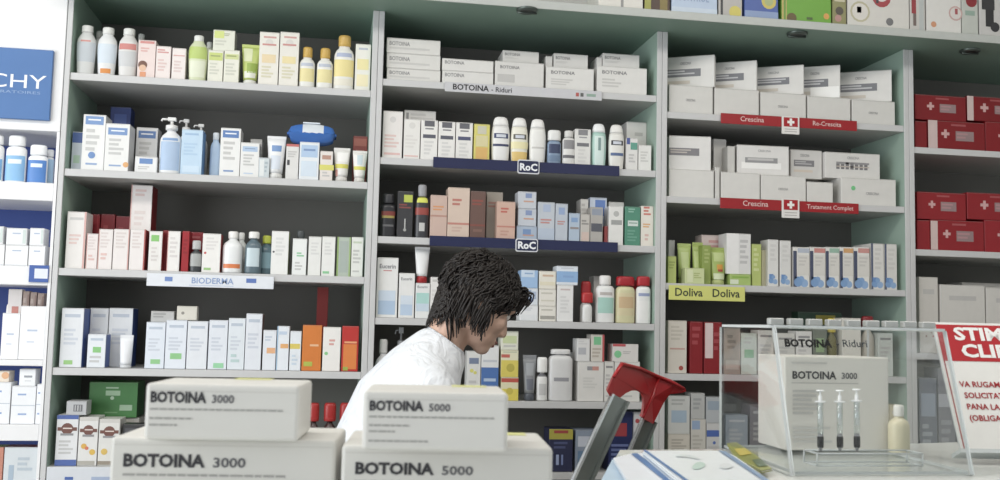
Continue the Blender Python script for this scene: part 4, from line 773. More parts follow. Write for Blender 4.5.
# ---------------------------------------------------------------- white display cabinet beside the shelving
WX0, WX1 = -1.6, XA-.002
WP = mat('e9e9ea', .4, 0, .02, 10); WN = mat('2f4a98', .6, 0, .03, 10)
wroot = empty('display_cabinet', ((WX0+WX1)/2, .18, 0)); ox = (WX0+WX1)/2
zw = [at(25, y, .02).z for y in (190, 276, 362, 437)]      # shelf tops
TH = .045
hz = at(25, 130, .0).z
m = MB(); m.box(WX0-ox, -.18, hz, WX1-ox, .17, TOPZ, WP, .002); m.build('header', wroot)
for x0, x1 in ((WX0, WX0+.02), (WX1-.008, WX1)): MB().box(x0-ox, -.18, 0, x1-ox, .175, hz-.0005, WP).build('side_panel', wroot)
MB().box(WX0+.02-ox, .12, .02, WX1-.0085-ox, .13, hz-.001, WN).build('back_panel', wroot)
edges = ((182, 200), (266, 285), (360, 366), (425, 441))
zt = []
for y0, y1 in edges:
    a, b = at(25, y0, -.0).z, at(25, y1, 0).z; zt.append(a)
    MB().box(WX0+.0205-ox, -.178, b, WX1-.0085-ox, .1195, a, WP, .0015).build('shelf', wroot)
MB().box(WX0+.0205-ox, -.178, .0, WX1-.0085-ox, .1195, .08, WP).build('plinth', wroot)
lz = at(25, 500, 0).z
MB().box(WX0+.0205-ox, -.178, lz-.03, WX1-.0085-ox, .1195, lz, WP, .0015).build('shelf', wroot)
tag(wroot, 'white display cabinet with dark blue back under the blue sign', 'cabinet')
# its sign
a, b = at(-52, 46, -.012), at(49.5, 117, -.012)
zc = [at(0, 47, -.012).z, at(50, 51.5, -.012).z]
mb = MB(); sw, sh = b.x-a.x, zc[0]-at(20, 119, -.012).z
mb.box(0, 0, 0, sw, .012, sh, mat('4a76b4', .35, 0, .06, 14), .0015)
mb.text('VICHY', .16*sw, .44*sh, .2*sh, -.0006, mat('e9ecf2', .35), .0, .79*sw)
mb.text('LABORATOIRES', .30*sw, .36*sh, .04*sh, -.0006, mat('8eaad2', .35), .0, .6*sw)
o = mb.build('sign', None, (a.x, -.0122, zc[0]-sh)); tag(o, 'blue square sign with white capital letters on white cabinet', 'sign')
# its goods
shelf(zt[0], 'in white cabinet under blue sign', 'W')
wl = 'eef0f2'
B(-14, 3.5, 134, wl, 'white and blue bottle cut by photo edge, topmost shelf', wl, .2, .85, 'rect', label=[(.05, .6, '7fb4e2', .7)], Y=.0+.02)
B(5, 26, 134.5, wl, 'white bottle with sky blue label, topmost shelf', wl, .22, .82, 'rect', label=[(.04, .72, '86bbe8', .75), (.5, .62, 'e4eef6', .4)])
B(27, 47, 144, wl, 'white bottle with deep blue label, topmost shelf', wl, .26, .85, 'rect', label=[(.03, .8, '4f86d2', .75), (.55, .68, 'dce8f4', .35)])
B(44, 54, 149, wl, 'pale blue bottle beside the post, topmost shelf', wl, .2, .85, 'rect', label=[(.1, .9, 'a9cdec', .8)], Y=.065)
shelf(zt[1], 'in white cabinet', 'W')
for (x0, x1, y, nm) in ((-14, 4.5, 244, 'lower white carton at photo edge, blue-price-plate shelf'), (5, 28, 245, 'lower white carton with grey mark, blue-price-plate shelf'), (28.5, 45, 245.5, 'lower white carton at post side, blue-price-plate shelf')):
    q = C(x0, x1, y, 'eaebec', nm, [('t', .3, .66, .7, .76, '8fa3c8', 1), ('b', 0, .02, 1, .06, 'c9cdd2')], d=.06)
    C(x0+1, x1-1, 228 if x0 > 0 else 226, 'e6e7e9', nm.replace('lower', 'upper'), [('t', .3, .6, .7, .72, '8fa3c8', 1), ('b', .8, .1, .95, .9, 'c9d6d2')], base=q, d=.055)
strip(29.5, 49, 264.5, 266, 17, '3c5fae', 'small blue price plate with white panel on cabinet shelf edge', 'shelf_price_plate', marks=[(.28, .22, .96, .8, 'dfe4ee')], Y=-.004)
shelf(zt[2], 'in white cabinet', 'W')
for x0, x1, y, nm in ((2, 20, 313, 'white carton low down at photo edge, third shelf'), (20.5, 46, 306, 'broad white carton by post, third shelf')):
    C(x0, x1, y, 'edeef0', nm, [('t', .3, .5, .7, .56, '9fb0d0', 1), ('t', .3, .3, .6, .34, 'b9c4da', 1)], d=.06)
B(4.5, 12, 304, 'c9937c', 'little brown bottle with white cap, third shelf', 'eceae6', .5, .8, 'round', Y=.085)
C(8, 22, 289, 'e6dfdb', 'white carton with red square, third shelf', [('b', .3, .4, .8, .75, 'c9776a')], Y=.085, d=.03)
for i in range(3): C(22.5+7.3*i, 29.4+7.3*i, 291+i, 'a58f84', ('brownish carton behind broad white one, nearest red-squared one, third shelf', 'brownish carton behind broad white one, middle of three, third shelf', 'brownish carton behind broad white one, at post, third shelf')[i].replace('nearest', 'next to'), [('b', .7, .1, .95, .95, '8a6f66'), ('t', .1, .5, .6, .9, 'c4b3aa', 3)], Y=.085, d=.03)
shelf(zt[3], 'in white cabinet', 'W')
for x0, x1, y, nm in ((-12, 11, 382, 'white carton at photo edge, fourth shelf'), (11.5, 36, 386, 'white carton with two blue marks, fourth shelf'), (36.5, 43, 384, 'narrow white carton at post, fourth shelf')):
    q = C(x0, x1, y, 'e9ebee', nm, [('t', .25, .72, .6, .8, '6f92cc', 1), ('t', .3, .2, .65, .28, '6f92cc', 1), ('b', 0, .48, 1, .5, 'b9c4d0')], d=.06)
    if x0 == 11.5: C(19, 35.5, 369, 'eceef0', 'small white carton with grey logo atop the blue-marked one', [('b', .3, .5, .8, .62, '8f949c'), ('t', .35, .25, .75, .32, 'b0b4ba', 1)], base=q, d=.05)
    if x0 == -12: C(-4, 9, 371, 'e9dccb', 'white carton with orange disc stacked at photo edge', [('o', .7, .6, .3, 'e2a878')], base=q, d=.05)
shelf(lz, 'at the foot of white cabinet', 'W')
C(4, 39, 447, 'cfd6da', 'pale carton with yellow mark and black round picture', [('b', .15, .25, .3, .65, '9fb4c6'), ('b', .15, .04, .3, .22, 'd9b84a'), ('o', .62, .12, .17, '1e2430'), ('t', .4, .5, .9, .8, 'aab8c4', 3)], top='7d1f22', d=.06)
C(-12, 3.5, 447, 'c9826c', 'orange-brown carton', [('b', .1, .1, .8, .8, 'd69a80')], top='6f8a3c', d=.06)
# ---------------------------------------------------------------- counter
CZ = H-.19
cw = mat('d9dcd8', .12, 0, .02, 8); cf = mat('c2c0ba', .5)
root = empty('shop_counter', (.3, -1.9, 0))
def wbox(name, x0, y0, z0, x1, y1, z1, m, bev=.002): return MB().box(x0-.3, y0+1.9, z0, x1-.3, y1+1.9, z1, m, bev).build(name, root)
wbox('countertop', -1.4, -2.5, CZ-.03, .26, -1.93, CZ, cw); 
q1, q2, q3, q4 = on(597, 490, CZ), on(620, 450, CZ), on(728, 449, CZ), on(1000, 441, CZ)
def outline(name, pts, z0, z1, m):
    n = len(pts); mb = MB(); mb.add([(x-.3, y+1.9, z0) for x, y in pts]+[(x-.3, y+1.9, z1) for x, y in pts], [tuple(range(n-1, -1, -1)), tuple(range(n, 2*n))]+[(i, (i+1) % n, (i+1) % n+n, i+n) for i in range(n)], m); return mb.build(name, root)
ctop = [(.2605, -2.5), (2.4, -2.5), (2.4, q4.y+.2), (q4.x, q4.y), (q3.x, q3.y), (q2.x, q2.y), (q1.x, q1.y), (.2605, -1.93)]
outline('countertop', ctop, CZ-.03, CZ, cw)
wbox('cabinet_body', -1.36, -2.42, .08, .24, -1.98, CZ-.0305, cf); outline('cabinet_body', [(.2805, -2.42), (2.36, -2.42), (2.36, q4.y+.1), (q4.x-.02, q4.y-.03), (q3.x, q3.y-.03), (q2.x+.03, q2.y-.03), (q1.x+.04, q1.y), (.2805, -1.98)], .08, CZ-.0305, cf)
wbox('plinth', -1.3, -2.38, 0, 2.3, -1.99, .0795, mat('55555a', .6))
tag(root, 'white glossy shop counter across the front of the scene', 'counter')

# ---------------------------------------------------------------- BOTOINA cartons on the counter
PAPER = 'dcdad4'
def product(corner, yaw, w, d, h, z, num, look, ts, stick, name='product_box', lines=4):
    # corner: front top edge's first corner (pixel) on the plane of the lid; front runs along the yawed x axis
    p = on(corner[0], corner[1], z+h)
    if w > 1:                       # w given as the pixel column of the second front corner
        tx, lo, hi = w, .03, .5
        for _ in range(40):
            w = (lo+hi)/2; v = p+Vector((math.cos(yaw), math.sin(yaw), 0))*w-CAMP
            if 500+FPX*v.dot(R_)/v.dot(F_) < tx: lo = w
            else: hi = w
    mb = MB(); m = mat(PAPER, .4, 0, .02, 20); mb.box(0, 0, 0, w, d, h, m, .003)
    mb.box(.003, -.0002, h-.0062, w-.003, .001, h-.0056, mat('cbc8c1', .6))
    ink = mat('36353a', .5); pale = mat('a3a19d', .55)
    x0 = w*ts[0]; zt_ = h*ts[1]; th = ts[2]
    tw = ts[3]*w; mb.text('BOTOINA', x0, zt_, th, -.0005, ink, .06, tw); mb.text(num, x0+tw*1.1, zt_, th*.78, -.0005, mat('5f5e63', .5), .03, tw*.4)
    lz = zt_-th*.75; wid = (.8, .45, .3, .66, .12)
    for k in range(lines):
        zz = lz-th*.62*k-(th*.35 if k >= 3 else 0)-(.25*th if k >= 1 else 0)
        if zz < .004: break
        x = x0; e = x0+w*(ts[4] if k == 0 else wid[k]*.62)
        rr = random.Random(k)
        while x < e:
            l = w*rr.uniform(.02, .06); mb.add([(x, -.0004, zz), (min(e, x+l), -.0004, zz), (min(e, x+l), -.0004, zz+th*.17), (x, -.0004, zz+th*.17)], [(0, 1, 2, 3)], pale); x += l+w*.006
    o = empty(name, (p.x, p.y, z), yaw); mb.build('carton_body', o)
    s = MB(); s.add([(stick[0]*w, stick[2], h+.0005), (stick[1]*w, stick[2], h+.0005), (stick[1]*w, stick[2]+.02, h+.0005), (stick[0]*w, stick[2]+.02, h+.0005), (stick[0]*w, stick[2], h+.0001), (stick[1]*w, stick[2], h+.0001), (stick[1]*w, stick[2]+.02, h+.0001), (stick[0]*w, stick[2]+.02, h+.0001)], [(0, 1, 2, 3), (0, 1, 5, 4), (2, 3, 7, 6)], mat('dcdc8c', .45))
    t = s.build('price_tag', o); t['label'] = 'pale yellow price tag on lid'
    tag(o, look, 'box', 'large white product cartons on the counter'); o['ztop'] = z+h; return o
A1 = product((111, 437), -.1, 336, .1, .09, CZ+.0005, '3000', 'large white carton printed 3000, lower one of its stack on counter', (.06, .74, .0103, .36, .72), (.02, .2, .10), lines=2)
A2 = product((146, 383), -.1, 300, .085, .0452, CZ+.0915, '3000', 'smaller white carton printed 3000, resting on larger 3000 one', (.035, .67, .0085, .36, .86), (.46, .72, .07), lines=5)
B1 = product((342, 445), -.1, 553, .115, .09, CZ+.0005, '5000', 'large white carton printed 5000, lower one of its stack on counter', (.066, .75, .0092, .37, .8), (.72, .92, .09), lines=2)
B2 = product((363.5, 391), -.1, 508.5, .095, .0452, CZ+.0915, '5000', 'smaller white carton printed 5000, resting on larger 5000 one', (.045, .68, .0075, .37, .86), (.62, .88, .07), lines=5)

# ---------------------------------------------------------------- leaflets on the counter
def sheet_outline(pix, z): return [on(x, y, z) for x, y in pix]
def leaf_stack(pix, z0, th, col, look, name, marks=(), pages=6, edge='9fb2c8'):
    o3 = sheet_outline(pix, z0+th); c = sum((Vector((p.x, p.y, 0)) for p in o3), Vector())/len(o3)
    mb = MB(); n = len(o3)
    for k in range(pages):
        za, zb = z0+th*k/pages, z0+th*(k+.8)/pages; j = .0012*math.sin(k*2.3)
        pts = [(p.x-c.x+j, p.y-c.y+j) for p in o3]
        mb.add([(x, y, za-z0) for x, y in pts]+[(x, y, zb-z0) for x, y in pts], [tuple(range(n-1, -1, -1)), tuple(range(n, 2*n))]+[(i, (i+1) % n, (i+1) % n+n, i+n) for i in range(n)], mat(col if k == pages-1 else edge if k % 2 else col, .3))
    for mk in marks:
        q = [on(x, y, z0+th) for x, y in mk[0]]
        mb.add([(p.x-c.x, p.y-c.y, th+.0004+mk[2]) for p in q], [tuple(range(len(q)))], mat(mk[1], .3))
    o = mb.build(name, None, (c.x, c.y, z0)); tag(o, look, 'papers', 'leaflets on the counter'); o['ztop'] = z0+th; return o
def bez(p0, p1, p2, n=8): return [((1-t)**2*p0[0]+2*t*(1-t)*p1[0]+t*t*p2[0], (1-t)**2*p0[1]+2*t*(1-t)*p1[1]+t*t*p2[1]) for t in [i/n for i in range(n+1)]]
s1 = leaf_stack([(612, 459), (636, 456), (700, 500), (590, 500)], CZ, .02, 'b9d2e6', 'pale blue leaflet pile lying lowest beside ladder rail', 'leaflet', pages=5)
s2 = leaf_stack([(614, 457.5), (632, 453), (690, 452), (760, 500), (640, 500)], CZ+.0205, .006, 'e6ebf2', 'white leaflet with two blue stripes on pale blue pile', 'leaflet',
   [([(631, 454), (637, 453.4), (676, 482), (666, 482)], '4a78b4', 0), ([(643, 453.2), (650, 453), (694, 482), (683, 482)], '3c68a8', .0002)], pages=3)
s3 = leaf_stack([(643, 450.5)]+bez((716, 450.5), (728, 451), (738, 458))+[(792, 496), (700, 496)]+bez((690, 484), (680, 480), (672, 474), 4), CZ+.027, .008, 'e4eaee', 'glossy white leaflet with blue rim and faint green figure', 'leaflet',
   [(bez((692, 467), (698, 459), (705, 464))+bez((705, 466), (700, 471), (693, 469)), 'bfd8d0', 0), (bez((676, 455.5), (690, 453), (700, 459))+bez((699, 460), (688, 457), (676, 457)), 'd6dfe2', .0001), (bez((719, 466), (724, 462), (732, 465))+bez((733, 467), (726, 471), (720, 468)), 'd9dfe2', .0002), ([(643, 450.5), (646, 450.5), (700, 489), (696, 489)], '4a7cbc', .0003), ([(718, 450.7), (726, 452), (792, 496), (786, 496)], '7f9cc0', .0004)], pages=4)

# ---------------------------------------------------------------- acrylic display case with carton and syringes
ACR = glassy('clear_acrylic', (.99, .993, .993), .05, .035); ACE = mat('cfd4d4', .12, 0, .02, 10)
def edge_bar(mb, p, q, r=.0016): mb.tube([p, q], r, ACE, 6)
case = empty('display_case', (0, 0, 0))
FBL, FBR = on(790, 474, CZ+.002), on(978, 476, CZ+.002)
yb_ = (FBL.y+FBR.y)/2
yt_ = yb_+.085; zt_c = at(860, 330, yt_).z
FTL, FTR = Vector((at(775, 331, yt_).x, yt_, zt_c)), Vector((at(945, 331, yt_).x, yt_, zt_c))
FBL, FBR = Vector((FBL.x, yb_, CZ+.001)), Vector((FBR.x, yb_, CZ+.001))
# back upright: found from the far top corner
def find_y(px, py, z):
    return on(px, py, z).y
BTLx, ybk = None, yt_+.21
BTL = Vector((at(722, 321, ybk).x, ybk, zt_c)); BBL = Vector((BTL.x, ybk, CZ+.001))
off = FTL.x-BTL.x
BTR = Vector((FTR.x, ybk, zt_c)); BBR = Vector((FTR.x, ybk, CZ+.001))
ctr = Vector(((FBL.x+FBR.x)/2, (yb_+ybk)/2, CZ+.001)); case.location = ctr
def plate(name, pts, thick, m, edges=True):
    a, b, c = Vector(pts[0]), Vector(pts[1]), Vector(pts[2]); nrm = (b-a).cross(c-b).normalized()*thick
    n = len(pts); vs = [Vector(p)-ctr for p in pts]+[Vector(p)+nrm-ctr for p in pts]
    mb = MB(); mb.add(vs, [tuple(range(n)), tuple(range(2*n-1, n-1, -1))], m)
    mb.add(vs, [(i, (i+1) % n, (i+1) % n+n, i+n) for i in range(n)], ACE)
    return mb.build(name, case)
plate('front_panel', [FBL, FBR, FTR, FTL], .004, ACR)
plate('side_panel', [FBL+Vector((-.0005, 0, 0)), FTL+Vector((-.0005, 0, 0)), BTL, BBL], .004, ACR)
plate('side_panel', [FBR, BBR, BTR, FTR], -.004, ACR)
zb2 = CZ+.012
plate('base_panel', [BBL+Vector((.004, 0, .001)), FBL+Vector((.004, .004, .001)), FBR+Vector((-.004, .004, .001)), BBR+Vector((-.004, 0, .001))], .004, ACR)
tp = plate('top_panel', [FTL+Vector((0, 0, .0005)), FTR+Vector((0, 0, .0005)), BTR+Vector((0, 0, .0005)), BTL+Vector((0, 0, .0005))], .004, ACR)
# dark word printed along the upper front
def fp(u, v): return FBL.lerp(FBR, u).lerp(FTL.lerp(FTR, u), v)
mb = MB(); uu = (FTR-FTL).normalized(); vv = (fp(.5, 1)-fp(.5, 0)).normalized(); nn = uu.cross(vv)
def ptxt(s, u, v, wd, c, b):
    vs, fs, w = glyphs(s, b); o_ = fp(u, v)+nn*.0048; k = wd/w
    mb.add([o_+uu*(x*k)+vv*(y*k)-ctr for x, y in vs], fs, mat(c, .4))
W_ = (FTR-FTL).length
ptxt('BOTOINA', .035, .86, W_*.27, '0e0e12', .07); ptxt('- Riduri', .33, .865, W_*.18, '3a4044', .02)
mb.build('lettering', case)
# notched clear pegs along the top edge
mb = MB()
for i in range(9):
    u = -.02+.112*i; p = FTL.lerp(FTR, u)+Vector((0, .004, .0047)); q = p+Vector((.021, .012, .0095))
    mb.box(p.x-ctr.x, p.y-ctr.y, p.z-ctr.z, q.x-ctr.x, q.y-ctr.y, q.z-ctr.z, mat('b4b6b3', .3), .001)
mb.build('top_rail', case)
tag(case, 'clear acrylic display case on counter holding carton and three syringes', 'display case')
# the carton inside
pa, pb = on(785, 449, CZ+.012), on(889, 449, CZ+.012)
bw = pb.x-pa.x; yF = pa.y+.02; xa_ = at(785, 400, yF).x; xb_ = at(889, 400, yF).x; zt2 = at(840, 357.5, yF).z
w_, h_ = xb_-xa_, zt2-(CZ+.0065)
mb = MB(); mb.box(-w_/2, 0, 0, w_/2, .1, h_, mat('dcd9d0', .4, 0, .02, 20), .002)
mb.text('BOTOINA', -.43*w_, .76*h_, 1, -.0006, mat('2a2a2e', .5), .045, .42*w_); mb.text('3000', .04*w_, .765*h_, 1, -.0006, mat('5a5a5e', .5), .03, .15*w_)
prints(mb, [('t', .06, .9, .4, .94, 'b9b7b0', 1), ('t', .06, .7, .7, .72, 'a9a7a0', 1), ('t', .07, .36, .4, .64, 'a9a7a2', 6), ('t', .07, .06, .5, .25, 'c2c0ba', 4)], w_, h_, -.0004)
o = mb.build('product_box', None, ((xa_+xb_)/2, yF, CZ+.0075), (0, 0, 0))
tag(o, 'white carton printed 3000 standing inside the clear acrylic case', 'box')
leaf_stack([(727, 443), (737, 442), (757, 455), (772, 468), (762, 470), (735, 456)], CZ+.0068, .004, '8f9440', 'olive and yellow brochure lying flat inside the clear case', 'brochure', [([(734, 449), (745, 448), (752, 454), (740, 456)], 'cdb94a', 0), ([(752, 460), (761, 459), (768, 466), (758, 467)], '4f6a4a', .0001)], pages=3, edge='d9d6cc')
# tray and syringes in front of it
ty = yb_+.03
tz = at(850, 453, ty).z
mb = MB(); x0, x1 = at(815, 455, ty).x, at(920, 455, ty).x
mb.box(x0, ty-.006, CZ+.0095, x1, ty+.032, tz-.0, ACR, .001)
for z in (CZ+.0108, tz): 
    for p, q in (((x0, ty-.006), (x1, ty-.006)), ((x0, ty+.032), (x1, ty+.032)), ((x0, ty-.006), (x0, ty+.032)), ((x1, ty-.006), (x1, ty+.032))): edge_bar(mb, (*p, z), (*q, z), .0012)
for x, y in ((x0, ty-.006), (x1, ty-.006), (x0, ty+.032), (x1, ty+.032)): edge_bar(mb, (x, y, CZ+.0108), (x, y, tz), .0012)
o = mb.build('stand_block'); o.location = (0, 0, 0); tag(o, 'clear acrylic block carrying the three syringes inside display case', 'stand')
SYR = glassy('clear_barrel', (.9, .92, .92), .05, .22)
for i, (px, pt) in enumerate(((820.5, 391), (840, 391), (857, 390))):
    ys = ty+.01; b = at(px, 451, ys); zt3 = at(px, pt, ys).z; L = zt3-tz
    tilt = (px-840)*.0
    mb = MB(); dk = mat('17171b', .4); gr = mat('9a9b9e', .4); wh = mat('eceeee', .2)
    mb.lathe([(.0021, .0), (.0021, L*.05), (.0038, L*.05), (.0038, L*.26), (.003, L*.28)], gr, n=12, p=2)
    o = mb.build('syringe', None, (b.x, ys, tz+.0014)); tag(o, ('slim clear syringe with dark base, first in clear case by carton title', 'slim clear syringe with dark base, middle of three in clear case', 'slim clear syringe with dark base, last in clear case toward cream bottle')[i], 'syringe', 'syringes in the acrylic case')
    c = MB(); c.lathe([(.0041, L*.06), (.0044, L*.12), (.0044, L*.22), (.0041, L*.24)], dk, n=12); c.build('tip_cap', o)
    c = MB(); c.lathe([(.004, L*.28), (.004, L*.8)], SYR, n=12); c.lathe([(.008, L*.795), (.008, L*.82)], wh, n=14, sx=1, sy=.6); c.build('barrel', o)
    c = MB(); c.lathe([(.0026, L*.42), (.0026, L*.9), (.0012, L*.92), (.0012, L*.975), (.0055, L*.98), (.0055, L)], wh, n=12); c.build('plunger', o)
# cream bottle behind the case corner
p = at(900, 440, yt_+.1); 
shelf(CZ, 'standing on counter beside the case carton')
B(894, 913.5, 405, 'd8cfae', 'cream rounded bottle with white cap', 'e4e2da', .24, .5, 'round', Y=p.y, base=float(CZ+.0065), flat=.9)

# ---------------------------------------------------------------- red and white notice leaning in its holder
ny = on(962, 462, CZ+.004)
nb, ntp = ny, None
yaw = -.12; tilt = .42
ux = Vector((math.cos(yaw), math.sin(yaw), 0))
back = Vector((-math.sin(yaw), math.cos(yaw), 0)); up_ = (Vector((0, 0, 1))*math.cos(tilt)+back*math.sin(tilt)).normalized()
ny = ny+Vector((0, 0, .0135))
# height: top edge at pixel row 322
best = min((abs((lambda v: 240-FPX*(v.dot(U_)/v.dot(F_)))(ny+up_*s_-CAMP)-322), s_) for s_ in [i*.001 for i in range(100, 400)])[1]
NH, NW = best, .27
notice = empty('notice_sign', ny)
def nplate(name, x0, z0, x1, z1, off, th, m, parent=None, extra=None):
    mb = MB(); n_ = ux.cross(up_)
    def P(x, z, o_): return ux*x+up_*z+n_*(o_)
    vs = [P(x0, z0, off), P(x1, z0, off), P(x1, z1, off), P(x0, z1, off), P(x0, z0, off-th), P(x1, z0, off-th), P(x1, z1, off-th), P(x0, z1, off-th)]
    mb.add(vs, [(0, 1, 2, 3), (7, 6, 5, 4), (0, 4, 5, 1), (1, 5, 6, 2), (2, 6, 7, 3), (3, 7, 4, 0)], m)
    if extra: extra(mb, P)
    return mb.build(name, parent or notice)
def ntext(mb, P):
    wh, rd = mat('f2efec', .4), mat('b0262c', .4)
    def tx(s, x, z, hgt, m, b, o_, wx=1.0):
        vs, fs, w = glyphs(s, b); mb.add([P(x+a*hgt*wx, z+c*hgt, o_) for a, c in vs], fs, m)
    def rect(x0, z0, x1, z1, m, o_): mb.add([P(x0, z0, o_), P(x1, z0, o_), P(x1, z1, o_), P(x0, z1, o_)], [(0, 1, 2, 3)], m)
    e = .004
    rect(e, e, NW-e, e+.002, rd, .0004); rect(e, e, e+.002, NH-e, rd, .0004); rect(NW-e-.002, e, NW-e, NH-e, rd, .0004)
    rect(e, NH*.69, NW-e, NH-e, mat('c3242c', .4), .0005)
    tx('STIMATI', .03, NH*.86, .0215, wh, .05, .0009, 1.28); tx('CLIENTI', .036, NH*.725, .0215, wh, .05, .0009, 1.28)
    for k, s_ in enumerate(('VA RUGAM', 'SOLICITATI BONUL', 'PANA LA IESIREA', '(OBLIGATIVITATE)')):
        tx(s_, .02+.004*(k > 0), NH*(.49-.085*k), .0092, rd, .03, .0007)
nplate('paper', 0, .002, NW, NH, .0, .0012, mat('e8e6e1', .4), extra=ntext)
hp = nplate('holder', -.002, 0, NW+.002, .006, .002, .03, ACE)
nplate('backing', 0, .002, NW, NH*.98, -.0014, .003, ACE)
tag(notice, 'red and white notice with capital letters leaning on the counter', 'sign')
# strut so the notice stands
mb = MB(); n_ = ux.cross(up_); topp = up_*(NH*.7)-n_*.006; foot = Vector((topp.x, topp.y, 0))+back*.05; foot.z = .001
mb.tube([ux*(NW/2)+topp, ux*(NW/2)+foot], .003, ACE, 8); mb.build('strut', notice)

# ---------------------------------------------------------------- step ladder with red top
LY = -1.28
lad = empty('step_ladder', (at(632, 420, LY).x, LY+.1, 0)); lo_ = lad.location.copy()
AL = mat('858b86', .35, .75, .06, 25); AL2 = mat('cfd3d4', .25, .85); RP = mat('b0161c', .3, 0, .05, 12)
def P3(px, py, Y): return at(px, py, Y)-lo_
def rail_(name, pt, dirpix, wid, Y):
    a = P3(pt[0], pt[1], Y); b = P3(dirpix[0], dirpix[1], Y); d = (b-a).normalized()
    k = (a.z+0)/(-d.z); e = a+d*k           # down to the floor
    side = Vector((-d.z, 0, d.x)); side = side if side.x > 0 else -side
    mb = MB()
    for off0, off1, y0, y1, m in ((0, wid, 0, .003, AL), (0, .004, -.012, .003, AL2), (wid-.004, wid, -.012, .003, AL)):  # left flange gets the brighter metal: its lit edge is put into the colour
        vs = []
        for p in (a, e):
            for o_ in (off0, off1):
                for yy in (y0, y1): vs.append(p+side*o_+Vector((0, yy, 0)))
        mb.add(vs, [(0, 1, 3, 2), (4, 6, 7, 5), (0, 4, 5, 1), (2, 3, 7, 6), (0, 2, 6, 4), (1, 5, 7, 3)], m)
    r = mb.build(name, lad)
    f = MB(); f.box(e.x-.008, e.y-.018, 0, e.x+wid+.02, e.y+.01, .03, mat('2a2a2c', .7), .003); f.build('rubber_foot', r)
    return a, e
LYB = LY+.16
a1, e1 = rail_('rail', (611, 393), (572.5, 476), .034, LY-.04)
a2, e2 = rail_('rail', (642, 416), (626, 454), .03, LYB)
for k in range(1, 5):
    t = k/5; p, q = a1.lerp(e1, t), a2.lerp(e2, t)
    mb = MB(); p = p+Vector((.016, .004, 0)); q = q+Vector((.014, -.014, 0)); w_s = Vector((.028, .012, 0))
    z = Vector((0, 0, .012)); vs = [p-w_s*.5-z, p+w_s-z, q+w_s-z, q-w_s*.5-z]; vs += [v+z*2 for v in vs]
    mb.add(vs, [(0, 3, 2, 1), (4, 5, 6, 7), (0, 1, 5, 4), (1, 2, 6, 5), (2, 3, 7, 6), (3, 0, 4, 7)], AL2); mb.build('step', lad)
# red moulded top: an arch over the two rails, a side cheek and a pointed lip
def PV(px, py, o=0.0):
    u = max(0.0, min(1.0, (px-608)/47)); return at(px, py, LY-.05+u*.19+o)-lo_
pix = [(607, 391.5), (614, 376), (622, 363), (640, 367.5), (659, 376), (652, 398), (642, 418)] + bez((642, 418), (647, 398), (640, 392.5), 5)[1:] + bez((636, 390.5), (627, 389), (614, 404), 4)
def sheet(mb, pts, ex):
    n = len(pts); vs = [Vector(p) for p in pts]; vs += [v+ex for v in vs]
    mb.add(vs, [tuple(range(n)), tuple(range(2*n-1, n-1, -1))]+[(i, i+n, (i+1) % n+n, (i+1) % n) for i in range(n)], RP)
mb = MB(); sheet(mb, [PV(x, y) for x, y in pix], Vector((.012, .05, 0)))
side = [(659, 376), (668, 379), (676, 383.5), (685, 388.5), (686, 391.5), (680, 393), (670, 394), (664, 402), (658, 414), (653, 424), (642, 418), (652, 398)]
sheet(mb, [PV(x, y)+Vector((.0005, 0, 0)) for x, y in side], Vector((.01, .05, .0)))
mb.tube([PV(x, y, -.003) for x, y in ((614, 376.5), (622, 364), (640, 368.5), (659, 377), (671, 381.5), (684, 389))], .0035, RP, 8)
mb.tube([PV(x, y, -.002) for x, y in ((659, 377), (652, 398), (643, 417))], .003, RP, 8)
c = mb.build('top_cap', lad); c['label'] = 'red moulded plastic top with pointed lip'
tag(lad, 'aluminium step ladder with red plastic top behind the counter papers', 'ladder')
# ---------------------------------------------------------------- the person behind the counter
PY = -.5
def Wp(px, py, dy=0.0):
    v = at(px, py, PY); return Vector((v.x, v.y+dy, v.z))
def loft(mb, rings, m, n=20, caps=True):
    # rings: (centre, axis direction, lateral half-width, front-back half-width); lateral axis is world y turned with the ring
    vs, fs = [], []
    for c, ax, lat, fb, *rest in rings:
        ax = Vector(ax).normalized(); ly = Vector(rest[0]) if rest else Vector((0, 1, 0))
        fx = ly.cross(ax).normalized(); ly = ax.cross(fx).normalized()
        for i in range(n):
            a = 6.28319*i/n; vs.append(Vector(c)+ly*math.cos(a)*lat*1.06+fx*math.sin(a)*fb*1.1)
    for j in range(len(rings)-1):
        for i in range(n): fs.append((j*n+i, j*n+(i+1) % n, (j+1)*n+(i+1) % n, (j+1)*n+i))
    if caps: fs.append(tuple(range(n-1, -1, -1))); fs.append(tuple((len(rings)-1)*n+i for i in range(n)))
    mb.add(vs, fs, m, True)
def limb(mb, pts, rs, m, n=14):
    # rounded, tapering limb through the points
    P_ = [Vector(p) for p in pts]; out = []; R = []
    for i in range(len(P_)-1):
        for k in range(4):
            t = k/4; out.append(P_[i].lerp(P_[i+1], t)); R.append(rs[i]+(rs[i+1]-rs[i])*t)
    out.append(P_[-1]); R.append(rs[-1])
    d0 = (out[0]-out[1]).normalized(); d1 = (out[-1]-out[-2]).normalized()
    out = [out[0]+d0*R[0]*.85, out[0]+d0*R[0]*.55]+out+[out[-1]+d1*R[-1]*.55, out[-1]+d1*R[-1]*.85]
    R = [R[0]*.4, R[0]*.8]+R+[R[-1]*.8, R[-1]*.4]
    mb.tube(out, R, m, n)
